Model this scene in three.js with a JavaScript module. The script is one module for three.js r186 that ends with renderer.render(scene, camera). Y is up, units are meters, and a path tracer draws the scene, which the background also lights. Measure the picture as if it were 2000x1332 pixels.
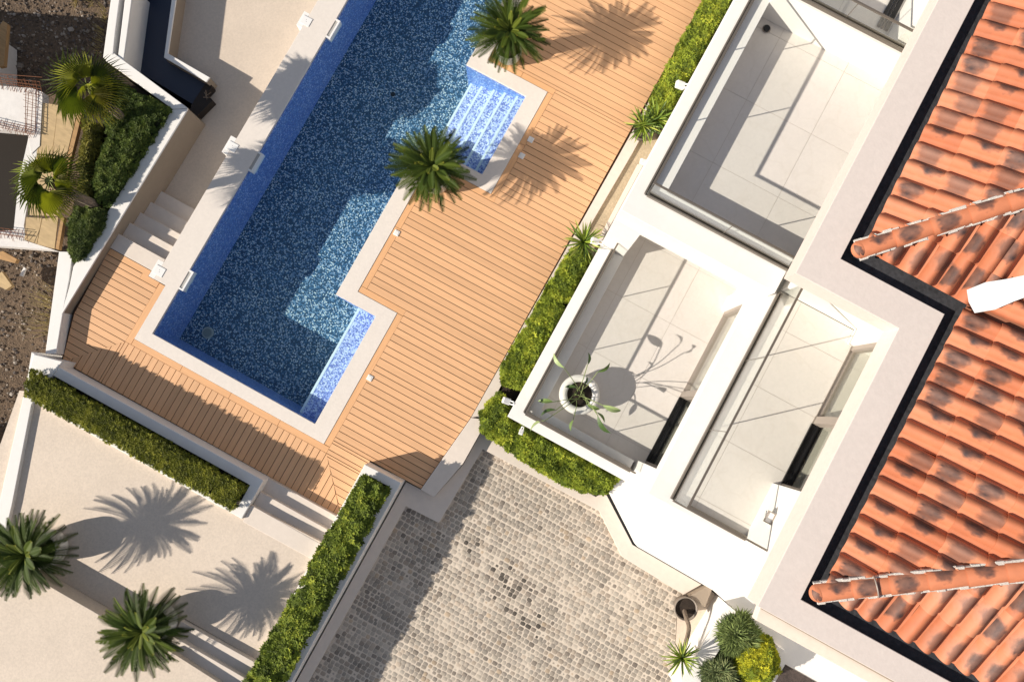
import * as THREE from 'three';
import { RoundedBoxGeometry } from 'three/addons/geometries/RoundedBoxGeometry.js';
import { mergeGeometries } from 'three/addons/utils/BufferGeometryUtils.js';

// ---------------------------------------------------------------- camera, sky, sun, exposure
const scene = new THREE.Scene();
const W = 1024, HGT = 681;
const FPX = 1555, CAMY = 17.3;                      // focal length in pixels of a 2000 x 1332 frame, flying height
const YAW = 28.63995 * Math.PI / 180, PITCH = 4.52960 * Math.PI / 180, ROLL = 0.23398 * Math.PI / 180;
const camera = new THREE.PerspectiveCamera(2 * Math.atan(666 / FPX) * 180 / Math.PI, W / HGT, 0.1, 900);
const CX = new THREE.Vector3(), CD = new THREE.Vector3(), CF = new THREE.Vector3();
{
  const cy = Math.cos(YAW), sy = Math.sin(YAW);
  const r = new THREE.Vector3(cy, 0, -sy), d = new THREE.Vector3(sy, 0, cy), f = new THREE.Vector3(0, -1, 0);
  const f2 = f.clone().multiplyScalar(Math.cos(PITCH)).addScaledVector(d, -Math.sin(PITCH));
  CD.copy(d).multiplyScalar(Math.cos(PITCH)).addScaledVector(f, Math.sin(PITCH));
  CF.copy(f2).multiplyScalar(Math.cos(ROLL)).addScaledVector(r, Math.sin(ROLL));
  CX.copy(r).multiplyScalar(Math.cos(ROLL)).addScaledVector(f2, -Math.sin(ROLL));
  camera.position.set(0, CAMY, 0);
  camera.quaternion.setFromRotationMatrix(new THREE.Matrix4().makeBasis(CX, CD.clone().negate(), CF.clone().negate()));
}
scene.add(camera);
const renderer = new THREE.WebGLRenderer({ antialias: true });
renderer.setSize(W, HGT);
renderer.toneMapping = THREE.LinearToneMapping;
renderer.toneMappingExposure = 1.33;
renderer.shadowMap.enabled = true;
renderer.shadowMap.type = THREE.PCFSoftShadowMap;

const SKYK = .74;
const ELEV = 29.3 * Math.PI / 180;
const SUN = new THREE.Vector3(-0.747 * Math.cos(ELEV), Math.sin(ELEV), 0.665 * Math.cos(ELEV)).normalize();
{ // clear summer air: pale towards the horizon, a little brighter round the sun
  const w = 512, h = 256, d = new Float32Array(w * h * 4), v = new THREE.Vector3();
  for (let j = 0; j < h; j++) for (let i = 0; i < w; i++) {
    const el = ((j + .5) / h - .5) * Math.PI, az = ((i + .5) / w - .5) * 2 * Math.PI;
    v.set(Math.cos(el) * Math.cos(az), Math.sin(el), Math.cos(el) * Math.sin(az));
    const t = Math.pow(Math.max(0, v.y), .55), c = v.dot(SUN), glow = .55 * Math.exp((c - 1) * 7) + .9 * Math.exp((c - 1) * 60);
    const k = (j * w + i) * 4, air = v.y < 0 ? .55 : 1;
    d[k] = SKYK * air * (.34 - .155 * t + glow * .40); d[k + 1] = SKYK * air * (.355 - .12 * t + glow * .36); d[k + 2] = SKYK * air * (.37 - .03 * t + glow * .30); d[k + 3] = 1;
  }
  const t = new THREE.DataTexture(d, w, h, THREE.RGBAFormat, THREE.FloatType);
  t.mapping = THREE.EquirectangularReflectionMapping; t.magFilter = THREE.LinearFilter; t.minFilter = THREE.LinearFilter; t.needsUpdate = true;
  scene.background = t; scene.environment = t;
}
const sun = new THREE.DirectionalLight(new THREE.Color(1, 0.915, 0.80), 4.9);
sun.position.copy(SUN).multiplyScalar(60);
sun.castShadow = true;
sun.shadow.camera.left = -20; sun.shadow.camera.right = 20; sun.shadow.camera.top = 20; sun.shadow.camera.bottom = -20;
sun.shadow.camera.far = 120; sun.shadow.mapSize.set(4096, 4096); sun.shadow.radius = 1;
scene.add(sun); scene.add(sun.target);

// ---------------------------------------------------------------- helpers
let seed = 7;
function rnd() { seed = (seed * 1664525 + 1013904223) >>> 0; return seed / 4294967296; }
const rr = (a, b) => a + (b - a) * rnd();
// the point of the plane at height y that the camera sees at a pixel of a 2000 x 1332 picture
function P(px, py, y) {
  const d = CX.clone().multiplyScalar((px - 1000) / FPX).addScaledVector(CD, (py - 666) / FPX).add(CF);
  return new THREE.Vector3(0, CAMY, 0).addScaledVector(d, (y - CAMY) / d.y);
}
const PZ = (px, py, y) => { const p = P(px, py, y); return [p.x, p.z]; };
const imgDir = (dx, dy) => { const v = new THREE.Vector3(Math.cos(YAW) * dx + Math.sin(YAW) * dy, 0, -Math.sin(YAW) * dx + Math.cos(YAW) * dy); return v.normalize(); };

const used = {};
function numbered(n) { used[n] = (used[n] || 0) + 1; return used[n] === 1 ? n : n + '_' + String(used[n] - 1).padStart(3, '0'); }
function mesh(name, geo, mat, parent) {
  const m = new THREE.Mesh(geo, mat);
  m.castShadow = m.receiveShadow = true;
  m.name = parent ? name : numbered(name);
  (parent || scene).add(m);
  return m;
}
function thing(name, label, category, pos = [0, 0, 0], group) {
  const g = new THREE.Group(); g.name = numbered(name); g.position.set(...pos);
  g.userData = { label, category }; if (group) g.userData.group = group;
  scene.add(g); return g;
}
function struct(name, pos = [0, 0, 0]) {
  const g = new THREE.Group(); g.name = numbered(name); g.userData = { kind: 'structure' }; g.position.set(...pos); scene.add(g); return g;
}
function sub(name, parent, pos = [0, 0, 0]) { const g = new THREE.Group(); g.name = name; g.position.set(...pos); parent.add(g); return g; }
function tag(o, label, category, group) { o.userData.label = label; o.userData.category = category; if (group) o.userData.group = group; return o; }

// uv in metres from position, by the way each face points
function uvm(geo, ox = 0, oz = 0) {
  const g = geo.index ? geo.toNonIndexed() : geo;
  if (!g.attributes.normal) g.computeVertexNormals();
  const p = g.attributes.position, n = g.attributes.normal, uv = new Float32Array(p.count * 2);
  for (let i = 0; i < p.count; i++) {
    const ax = Math.abs(n.getX(i)), ay = Math.abs(n.getY(i)), az = Math.abs(n.getZ(i));
    let u, v;
    if (ay >= ax && ay >= az) { u = p.getX(i) + ox; v = p.getZ(i) + oz; }
    else if (ax >= az) { u = p.getZ(i) + oz; v = p.getY(i); } else { u = p.getX(i) + ox; v = p.getY(i); }
    uv[2 * i] = u; uv[2 * i + 1] = v;
  }
  g.setAttribute('uv', new THREE.BufferAttribute(uv, 2));
  return g;
}
function box(x0, x1, y0, y1, z0, z1, r = 0) {
  const sx = x1 - x0, sy = y1 - y0, sz = z1 - z0;
  const g = r ? new RoundedBoxGeometry(sx, sy, sz, 2, Math.min(r, sx * .45, sy * .45, sz * .45)) : new THREE.BoxGeometry(sx, sy, sz);
  g.translate((x0 + x1) / 2, (y0 + y1) / 2, (z0 + z1) / 2);
  return uvm(g);
}
function area(pts) { let a = 0; for (let i = 0; i < pts.length; i++) { const [x, y] = pts[i], [u, v] = pts[(i + 1) % pts.length]; a += x * v - u * y; } return a / 2; }
function prism(pts, y0, y1, holes = [], bevel = 0) {
  const path = (q, cw) => { const s = q.map(([x, z]) => new THREE.Vector2(x, -z)); if (THREE.ShapeUtils.isClockWise(s) !== cw) s.reverse(); return s; };
  const sh = new THREE.Shape(path(pts, false));
  for (const h of holes) sh.holes.push(new THREE.Path(path(h, true)));
  const g = new THREE.ExtrudeGeometry(sh, { depth: y1 - y0 - bevel * 2, bevelEnabled: bevel > 0, bevelSize: bevel, bevelOffset: -bevel, bevelThickness: bevel, bevelSegments: 2, curveSegments: 12 });
  g.translate(0, 0, bevel); g.rotateX(-Math.PI / 2); g.translate(0, y0, 0);
  return uvm(g);
}
function cyl(r, a, b, r2 = r, seg = 10) {
  const A = new THREE.Vector3(...a), B = new THREE.Vector3(...b), d = B.clone().sub(A);
  const g = new THREE.CylinderGeometry(r2, r, d.length(), seg);
  g.applyQuaternion(new THREE.Quaternion().setFromUnitVectors(new THREE.Vector3(0, 1, 0), d.clone().normalize()));
  g.translate((A.x + B.x) / 2, (A.y + B.y) / 2, (A.z + B.z) / 2);
  return g;
}
const merge = (list) => mergeGeometries(list.map((g) => { const q = g.index ? g.toNonIndexed() : g; for (const k of Object.keys(q.attributes)) if (!['position', 'normal', 'uv'].includes(k)) q.deleteAttribute(k); return q; }));

// tileable noise
function hash(x, y, s) { let h = (x * 374761393 + y * 668265263 + s * 982451653) | 0; h = Math.imul(h ^ (h >>> 13), 1274126177); return ((h ^ (h >>> 16)) >>> 0) / 4294967296; }
function vnoise(x, y, per, s) {
  const xi = Math.floor(x), yi = Math.floor(y), fx = x - xi, fy = y - yi, u = fx * fx * (3 - 2 * fx), v = fy * fy * (3 - 2 * fy);
  const m = (a) => ((a % per) + per) % per;
  const a = hash(m(xi), m(yi), s), b = hash(m(xi + 1), m(yi), s), c = hash(m(xi), m(yi + 1), s), d = hash(m(xi + 1), m(yi + 1), s);
  return a + (b - a) * u + (c - a) * v + (a - b - c + d) * u * v;
}
function fbm(u, v, per, s, oct = 4) { let t = 0, a = .5, n = 0; for (let i = 0; i < oct; i++) { t += a * vnoise(u * per, v * per, per, s + i); n += a; a *= .5; per *= 2; } return t / n; }
const toS = (c) => c <= .0031308 ? c * 12.92 : 1.055 * Math.pow(c, 1 / 2.4) - .055;
// a texture of w x h pixels over mu x mv metres; f(u, v) gives a linear colour
function tex(w, h, mu, mv, f, linear = false) {
  const d = new Uint8Array(w * h * 4);
  for (let j = 0; j < h; j++) for (let i = 0; i < w; i++) {
    const c = f((i + .5) / w, (j + .5) / h, i, j), k = (j * w + i) * 4;
    for (let q = 0; q < 3; q++) { const x = Math.max(0, Math.min(1, c[q])); d[k + q] = Math.round(255 * (linear ? x : toS(x))); }
    d[k + 3] = 255;
  }
  const t = new THREE.DataTexture(d, w, h, THREE.RGBAFormat);
  t.wrapS = t.wrapT = THREE.RepeatWrapping; t.magFilter = THREE.LinearFilter; t.minFilter = THREE.LinearMipmapLinearFilter; t.generateMipmaps = true;
  if (!linear) t.colorSpace = THREE.SRGBColorSpace;
  t.repeat.set(1 / mu, 1 / mv); t.needsUpdate = true;
  return t;
}
const mixc = (a, b, t) => [a[0] + (b[0] - a[0]) * t, a[1] + (b[1] - a[1]) * t, a[2] + (b[2] - a[2]) * t];
const mul = (a, k) => [a[0] * k, a[1] * k, a[2] * k];
const grey = (k) => [k, k, k];
const std = (o) => new THREE.MeshStandardMaterial(o);
const lin = (r, g, b) => new THREE.Color().setRGB(r, g, b);

// ---------------------------------------------------------------- materials
function stone(base, amp, per, m, s, rough = .8, bump = .0012) {
  const f = (u, v) => { const n = fbm(u, v, per, s, 5), c = fbm(u, v, 4, s + 9, 3), sp = hash(Math.floor(u * 512), Math.floor(v * 512), s); return mul(base, 1 + amp * (n - .5) * 2 + amp * .9 * (c - .5) + amp * .9 * (sp - .5)); };
  return std({ map: tex(512, 512, m, m, f), roughness: rough, bumpMap: tex(256, 256, m, m, (u, v) => grey(fbm(u, v, per * 2, s + 3, 4)), true), bumpScale: bump });
}
const M = {};
M.plaster = stone([.83, .81, .775], .035, 32, 2.6, 11, .85, .0008);
M.facade = stone([.80, .775, .74], .025, 32, 2.9, 12, .8, .0006);
M.coping = stone([.72, .655, .59], .05, 48, 2.2, 13, .72);
M.terrace = stone([.655, .555, .455], .12, 64, 1.9, 14, .8, .0015);
M.walk = stone([.60, .505, .41], .10, 64, 2.1, 15, .85, .0018);
M.cornice = stone([.70, .615, .56], .05, 48, 2.3, 16, .75);
M.wallBeige = stone([.30, .24, .182], .06, 24, 2.5, 17, .85);
M.pave = stone([.69, .605, .525], .05, 32, 2.4, 18, .75);
M.concrete = stone([.74, .71, .675], .07, 24, 2.3, 19, .9);
// large pale floor slabs with faint veins
function slabTex(s) {
  return tex(512, 512, 2.7, 2.7, (u, v) => {
    const w = fbm(u, v, 4, s, 4), ve = Math.abs(fbm(u + .25 * w, v + .2 * w, 6, s + 5, 3) - .5), n = fbm(u, v, 64, s + 8, 3);
    return mul(mixc([.69, .645, .60], [.63, .58, .525], Math.max(0, 1 - ve * 16) * .35 + (w - .5) * .5), 1 + (n - .5) * .07);
  });
}
M.tile = std({ map: slabTex(21), roughness: .42 });
M.joint = std({ color: lin(.52, .455, .39), roughness: .9 });
M.bronze = std({ color: lin(.17, .145, .12), roughness: .42, metalness: .35 });
M.frame = std({ color: lin(.34, .29, .25), roughness: .5, metalness: .2 });
M.track = std({ color: lin(.012, .012, .013), roughness: .35, metalness: .3 });
M.dark = std({ color: lin(.02, .02, .022), roughness: .8 });
M.glass = new THREE.MeshPhysicalMaterial({ color: lin(.965, .98, .965), transmission: 1, thickness: 0, roughness: .02, ior: 1.5 });
M.pane = new THREE.MeshPhysicalMaterial({ color: lin(.96, .975, .95), transmission: 1, thickness: 0, roughness: .02, ior: 1.6 });
M.water = new THREE.MeshPhysicalMaterial({
  color: lin(.82, .95, .985), specularIntensity: .35, transmission: 1, thickness: 0, roughness: .02, ior: 1.33,
  bumpMap: tex(256, 256, 3.1, 3.1, (u, v) => grey(fbm(u, v, 6, 71, 3)), true), bumpScale: .006,
});
M.white = std({ color: lin(.80, .79, .77), roughness: .45 });
M.ceramic = std({ color: lin(.80, .77, .72), roughness: .4, bumpMap: tex(128, 128, .5, .5, (u, v) => grey(fbm(u, v, 8, 72, 3)), true), bumpScale: .004 });
M.soil = stone([.035, .024, .017], .8, 64, .6, 22, 1, .01);
M.gutter = stone([.042, .042, .047], .55, 24, 1.1, 23, .7, .002);
M.nosing = std({ color: lin(.86, .87, .88), roughness: .5 });
// pool mosaics: small square tesserae of many blues
function mosaic(pal, s, n = 96, m = 2.9) {
  const px = 5;
  return tex(n * px, n * px, m, m, (u, v, i, j) => {
    const tx = Math.floor(i / px), ty = Math.floor(j / px), gx = i % px, gy = j % px;
    if (gx === 0 || gy === 0) return pal.grout;
    let h = hash(tx, ty, s), k = 0; while (h > pal.w[k] && k < pal.w.length - 1) { h -= pal.w[k]; k++; }
    return mul(pal.c[k], .85 + .3 * hash(tx, ty, s + 1));
  });
}
const palDeep = { grout: [.13, .19, .28], w: [.38, .22, .19, .13, .08], c: [[.003, .032, .072], [.018, .10, .21], [.20, .32, .46], [.46, .52, .60], [.84, .86, .80]] };
const palWall = { grout: [.13, .20, .48], w: [.34, .36, .2, .1], c: [[.08, .15, .48], [.14, .27, .62], [.28, .43, .74], [.62, .70, .88]] };
const palStep = { grout: [.62, .64, .82], w: [.22, .22, .22, .2, .14], c: [[.06, .09, .42], [.20, .25, .62], [.42, .46, .78], [.66, .68, .88], [.85, .85, .92]] };
M.mosaicFloor = std({ map: mosaic(palDeep, 31), roughness: .35 });
M.mosaicWall = std({ map: mosaic(palWall, 32), roughness: .35 });
M.mosaicStep = std({ map: mosaic(palStep, 33), roughness: .35 });
// decking: composite boards, grain along the board
const boardTex = [0, 1, 2].map((s) => tex(256, 64, 2.4, .15, (u, v) => {
  const g = fbm(u, v, 4, 40 + s, 2), st = vnoise(u * 24, v * 32, 32, 44 + s), sp = hash(Math.floor(u * 256), Math.floor(v * 64), 47 + s);
  return mul([.74, .425, .222], .9 + .13 * g + .09 * st + .07 * (sp - .5));
}));
M.boards = [];
for (let i = 0; i < 6; i++) M.boards.push(std({ map: boardTex[i % 3], color: new THREE.Color().setScalar(1 - .022 * i), roughness: .68, bumpMap: boardTex[(i + 1) % 3], bumpScale: .0012 }));
M.border = std({ map: boardTex[1], color: lin(.97, .93, .86), roughness: .66 });
M.subdeck = std({ color: lin(.07, .038, .02), roughness: 1 });
// roof tiles: fired clay with smoky flame marks
const clayTex = [];
for (let s = 0; s < 8; s++) {
  const cx = .12 + .42 * hash(s, 1, 5), cy = .25 + .5 * hash(s, 2, 5), on = s < 7 ? (s % 3 === 2 ? .7 : 1) : 0;
  clayTex.push(tex(96, 96, 1, 1, (u, v) => {
    const n = fbm(u, v, 6, 50 + s, 4), dx = (u - cx) / (.33 + .24 * (n - .5)), dy = (v - cy) / (.24 + .2 * (n - .5));
    const spot = Math.max(0, Math.min(1, 1.75 - (dx * dx + dy * dy))) * on * (.72 + .55 * (n - .5));
    const ash = Math.max(0, Math.min(1, 1.1 - ((dx + .7) * (dx + .7) + dy * dy) * .55)) * on * .35;
    let c = mul([.58, .20, .096], .92 + .22 * (n - .5));
    c = mixc(c, [.36, .27, .22], Math.min(.8, ash)); return mixc(c, [.03, .024, .027], Math.min(.95, spot));
  }));
}
M.clay = [];
for (let i = 0; i < 24; i++) M.clay.push(std({ map: clayTex[i % 8], color: i < 8 ? lin(1, 1, 1) : i < 16 ? lin(.86, .80, .76) : lin(1, 1.1, 1.18), roughness: .66 }));
M.mortar = stone([.66, .62, .57], .16, 16, .5, 24, .95, .006);
M.valley = std({ color: lin(.78, .77, .76), roughness: .5 });
M.ply = std({ map: tex(256, 256, 1.2, 1.2, (u, v) => { const g = fbm(u * 1, v * 4, 8, 61, 4); return mul([.50, .36, .19], .8 + .4 * g); }), roughness: .8 });
M.timber = std({ map: tex(256, 64, 1.4, .2, (u, v) => mul([.42, .25, .11], .75 + .5 * fbm(u, v, 8, 62, 4))), roughness: .85 });
M.rust = std({ color: lin(.22, .085, .04), roughness: .8, metalness: .2 });
M.dirt = stone([.125, .086, .056], .55, 64, 2.7, 25, 1, .02);
M.rubble = [0, 1, 2, 3].map((i) => std({ color: [lin(.15, .12, .095), lin(.22, .185, .15), lin(.095, .075, .06), lin(.34, .30, .26)][i], roughness: 1 }));
M.sandJoint = stone([.62, .535, .44], .14, 64, 1.2, 26, 1, .002);
const cobTex = tex(256, 256, .6, .6, (u, v) => grey(.82 + .36 * (fbm(u, v, 16, 63, 4) - .3)));
const cobCols = [[.36, .31, .255], [.41, .355, .29], [.32, .28, .235], [.45, .39, .32], [.38, .315, .25], [.34, .30, .25], [.46, .36, .26], [.23, .195, .16], [.10, .085, .07]];
M.cobble = cobCols.map((c) => std({ map: cobTex, color: lin(...c), roughness: .85 }));
M.cobbleAny = std({ map: cobTex, color: 0xffffff, roughness: .85 });
M.bark = stone([.23, .175, .13], .6, 24, .5, 27, 1, .012);
M.stem = std({ color: lin(.30, .22, .15), roughness: .9 });
function leafMat(r, g, b, rough = .55, tr = .22) { return new THREE.MeshPhysicalMaterial({ color: lin(r, g, b), roughness: rough, transmission: tr, thickness: 0, side: THREE.DoubleSide, ior: 1.4 }); }

// ---------------------------------------------------------------- ground, pool, deck
{
  const g = new THREE.PlaneGeometry(600, 600, 1, 1); g.rotateX(-Math.PI / 2); g.translate(0, -1.75, 0);
  mesh('ground', uvm(g), M.dirt).userData.kind = 'structure';
}
const POOL_IN = [[-7.55, 2.38], [-3.47, 2.38], [-3.47, -.28], [-4.47, -.28], [-4.47, -4.17], [-2.95, -4.17], [-2.95, -6.2], [-4.47, -6.2], [-4.47, -13], [-7.55, -13]];
const POOL_OUT = [[-7.84, 2.665], [-3.09, 2.665], [-3.09, -.57], [-4.08, -.57], [-4.08, -3.88], [-2.57, -3.88], [-2.57, -6.52], [-4.1, -6.52], [-4.1, -13.3], [-8.13, -13.3], [-8.13, 1.33], [-7.84, 1.33]];
{
  const pool = struct('swimming_pool');
  mesh('coping', prism(POOL_OUT, -.055, .012, [POOL_IN], .006), M.coping, pool);
  const shrink = (pts, d) => pts.map(([x, z], i, a) => { const [px, pz] = a[(i + a.length - 1) % a.length], [nx, nz] = a[(i + 1) % a.length]; const s = Math.sign(area(a)); const e1 = [x - px, z - pz], e2 = [nx - x, nz - z], l1 = Math.hypot(...e1), l2 = Math.hypot(...e2); return [x + d * s * (-e1[1] / l1 - e2[1] / l2), z + d * s * (e1[0] / l1 + e2[0] / l2)]; });
  mesh('retaining_wall', prism(shrink(POOL_OUT, .03), -1.7, -.056, [shrink(POOL_IN, -.021)]), M.facade, pool);
  mesh('pool_wall', prism(shrink(POOL_IN, -.02), -1.45, -.058, [shrink(POOL_IN, .008)]), M.mosaicWall, pool);
  mesh('pool_floor', box(-7.56, -2.94, -1.5, -1.4, -13, 2.4), M.mosaicFloor, pool);
  const bench = mesh('pool_bench', box(-3.93, -3.465, -1.4, -.4, -.29, 2.385), M.mosaicStep, pool);
  mesh('bench_edge', box(-3.985, -3.932, -1.4, -.397, -.29, 2.385), M.nosing, bench);
  const xs = [-4.41, -4.12, -3.79, -3.5, -3.18], ys = [-.94, -.76, -.58, -.40, -.22];
  for (let i = 0; i < 5; i++) {
    const x1 = i < 4 ? xs[i + 1] - .002 : -2.945;
    const st = mesh('pool_step', box(xs[i] + .055, x1, -1.4, ys[i], -6.205, -4.165), M.mosaicStep, pool);
    mesh('step_edge', box(xs[i], xs[i] + .053, -1.4, ys[i] + .003, -6.205, -4.165), M.nosing, st);
  }
  for (const z of [-5.48, -2.0, 1.02]) {
    const s = sub('skimmer', pool, [-7.55, 0, z]);
    mesh('skimmer_frame', merge([box(0, .11, -.16, .016, -.24, -.2), box(0, .11, -.16, .016, .2, .24), box(.07, .11, -.16, .016, -.2, .2)]), M.white, s);
    mesh('skimmer_lid', box(-.02, .069, -.03, -.005, -.199, .199), std({ color: lin(.42, .40, .37), roughness: .7 }), s);
  }
  const p = P(405, 650, -1.4);
  const lg = sub('pool_drain', pool, [p.x, -1.4, p.z]);
  mesh('drain_ring', cyl(.14, [0, 0, 0], [0, .025, 0], .13, 28), std({ color: lin(.42, .42, .38), roughness: .6 }), lg);
  mesh('drain_grate', cyl(.10, [0, .026, 0], [0, .034, 0], .10, 24), std({ color: lin(.26, .27, .24), roughness: .6 }), lg);
  const q = P(767, 184, -1.4);
  mesh('pool_inlet', cyl(.06, [q.x, -1.4, q.z], [q.x, -1.38, q.z], .05, 20), M.dark, pool);
  const w = new THREE.ShapeGeometry(new THREE.Shape(shrink(POOL_IN, .006).map(([x, z]) => new THREE.Vector2(x, -z)).reverse()));
  w.rotateX(-Math.PI / 2); w.translate(0, -.1, 0);
  mesh('pool_water', uvm(w), M.water).userData.kind = 'structure';
  // pedestals on the outer side of the coping with flat service lids
  for (const [z, dz] of [[-5.35, .36], [-2.05, .42], [1.12, .424]]) {
    const b = mesh('pedestal', box(-8.27, -8.131, -.74, .011, z - dz / 2, z + dz / 2), M.facade, pool);
    mesh('service_lid', box(-8.23, -8.0, .013, .026, z - .1, z + .1, .004), M.white, b);
    for (const k of [-.02, .02]) mesh('lid_screw', cyl(.006, [-8.11 + k * .5, .0262, z + k], [-8.11 + k * .5, .0285, z + k], .006, 6), M.dark, b);
  }
}

// boards of a strip-wise region: rows along axis a; left(t)/right(t) bound each row
function boardRow(parent, axis, t0, t1, l0, r0, l1, r1, k, name = 'deck_board', mat) {
  const g = .0068, a = t0 + g, b = t1 - g;
  if (b - a < .012) return;
  const pts = axis === 'x' ? [[l0, a], [r0, a], [r1, b], [l1, b]] : [[a, l0], [a, r0], [b, r1], [b, l1]];
  if (r0 - l0 < .02 && r1 - l1 < .02) return;
  const geo = prism(pts, -.024, 0);
  const uv = geo.attributes.uv;
  if (axis === 'z') for (let i = 0; i < uv.count; i++) { const u = uv.getX(i); uv.setXY(i, uv.getY(i), u); }
  const off = rnd() * 3; for (let i = 0; i < uv.count; i++) uv.setXY(i, uv.getX(i) + off, uv.getY(i) + off);
  mesh(name, geo, mat || M.boards[Math.floor(rnd() * 6)], parent);
}
const deck = struct('pool_deck');
function region(axis, breaks, pitch, anchor, left, right) {
  const ts = new Set(breaks); const t0 = Math.min(...breaks), t1 = Math.max(...breaks);
  for (let n = Math.ceil((t0 - anchor) / pitch); anchor + n * pitch < t1; n++) { const t = anchor + n * pitch; if (!breaks.some((b) => Math.abs(b - t) < .045)) ts.add(t); }
  const s = [...ts].sort((a, b) => a - b), e = 1e-4;
  for (let i = 0; i + 1 < s.length; i++) boardRow(deck, axis, s[i], s[i + 1], left(s[i] + e), right(s[i] + e), left(s[i + 1] - e), right(s[i + 1] - e), i);
}
{
  const lerpAt = (t, a, va, b, vb) => va + (vb - va) * (t - a) / (b - a);
  const rightEdge = (z) => z < .64 ? lerpAt(z, -11, -.5, .64, -.585) : z < 2.5 ? lerpAt(z, .64, -.585, 2.5, -.79) : -2.04;
  const leftMain = (z) => z < -6.66 ? -3.955 : z < -3.735 ? -2.425 : z < -.715 ? -3.935 : z < 2.81 ? -2.945 : lerpAt(z, 2.81, -2.945, 3.82, -2.0);
  region('x', [-11.5, -6.66, -3.735, -.715, .64, 2.5, 2.81, 3.82], .15, -3.735, leftMain, rightEdge);
  region('z', [-8.93, -7.985, -2.945, -2.05], .15, -2.945, (x) => x < -7.985 ? lerpAt(x, -8.93, 3.82, -7.985, 2.815) : x < -2.945 ? 2.815 : lerpAt(x, -2.945, 2.815, -2.04, 3.8), () => 3.83);
  const wallX = (z) => z < 2.83 ? lerpAt(z, 1.18, -9.33, 2.83, -9.27) : lerpAt(z, 2.83, -9.27, 3.83, -8.96);
  region('x', [1.35, 1.48, 2.815, 3.8], .15, 2.815, wallX, (z) => z < 1.48 ? -8.42 : z < 2.815 ? -7.985 : lerpAt(z, 2.815, -7.985, 3.8, -8.91));
  // border boards round the coping
  const B = (x0, x1, z0, z1, ax) => {
    const g = box(x0 + .004, x1 - .004, -.024, .001, z0 + .004, z1 - .004), uv = g.attributes.uv;
    if (ax === 'z') for (let i = 0; i < uv.count; i++) { const u = uv.getX(i); uv.setXY(i, uv.getY(i), u); }
    mesh('border_board', g, M.border, deck);
  };
  const along = (ax, c0, c1, a, b, step) => { const n = Math.max(1, Math.round((b - a) / step)); for (let i = 0; i < n; i++) { const p = a + (b - a) * i / n, q = a + (b - a) * (i + 1) / n; ax === 'x' ? B(p, q, c0, c1, 'x') : B(c0, c1, p, q, 'z'); } };
  along('z', -3.09, -2.945, -.57, 2.665, 2.2);
  along('x', 2.668, 2.813, -7.84, -2.945, 1.25);
  along('x', -.715, -.572, -4.078, -2.945, 2);
  along('z', -4.078, -3.937, -3.735, -.715, 1.6);
  along('x', -3.878, -3.737, -4.078, -2.425, 2.2);
  along('z', -2.568, -2.427, -6.52, -3.878, 1.4);
  along('x', -6.66, -6.522, -4.098, -2.427, .9);
  along('z', -4.098, -3.957, -11.5, -6.66, 2);
  along('z', -7.985, -7.842, 1.345, 2.813, 1.1);
  along('x', 1.205, 1.345, -9.32, -8.28, 2);
  along('x', 1.338, 1.478, -8.42, -7.99, 2);
  mesh('subfloor', prism([[-4.07, -11.6], [-.45, -11.6], [-.45, .64], [-.78, 2.5], [-2.02, 2.5], [-2.02, 3.86], [-9.0, 3.86], [-9.36, 2.7], [-9.36, 1.19], [-8.14, 1.19], [-8.14, 1.34], [-7.85, 1.34], [-7.85, 2.67], [-3.08, 2.67], [-3.08, -.58], [-4.07, -.58], [-4.07, -3.87], [-2.58, -3.87], [-2.58, -6.51], [-4.07, -6.51]], -.12, -.032), M.subdeck, deck);
}
// small square lights let into the deck
{
  const spots = [[-2.38, -5.38, 'white square deck light nearest the top corner of the pool steps'], [-2.38, -4.96, 'white square deck light in the shadow of the pool-side palm, lower of two'], [-3.97, -2.11, 'white square deck light alone on the border beside the long pool edge'], [-2.92, .95, 'white square deck light beside the pool bench, nearest the bottom corner']];
  let first;
  spots.forEach(([x, z, label], i) => {
    let o;
    if (!i) { o = first = thing('deck_light', label, 'deck light', [x, 0, z], 'square lights let into the deck'); mesh('light_body', box(-.062, .062, -.02, .02, -.062, .062, .006), M.white, o); mesh('light_lens', box(-.04, .04, .02, .026, -.04, .04, .002), M.ceramic, o); }
    else { o = first.clone(); o.name = numbered('deck_light'); o.position.set(x, 0, z); o.userData.label = label; scene.add(o); }
  });
}
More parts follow.
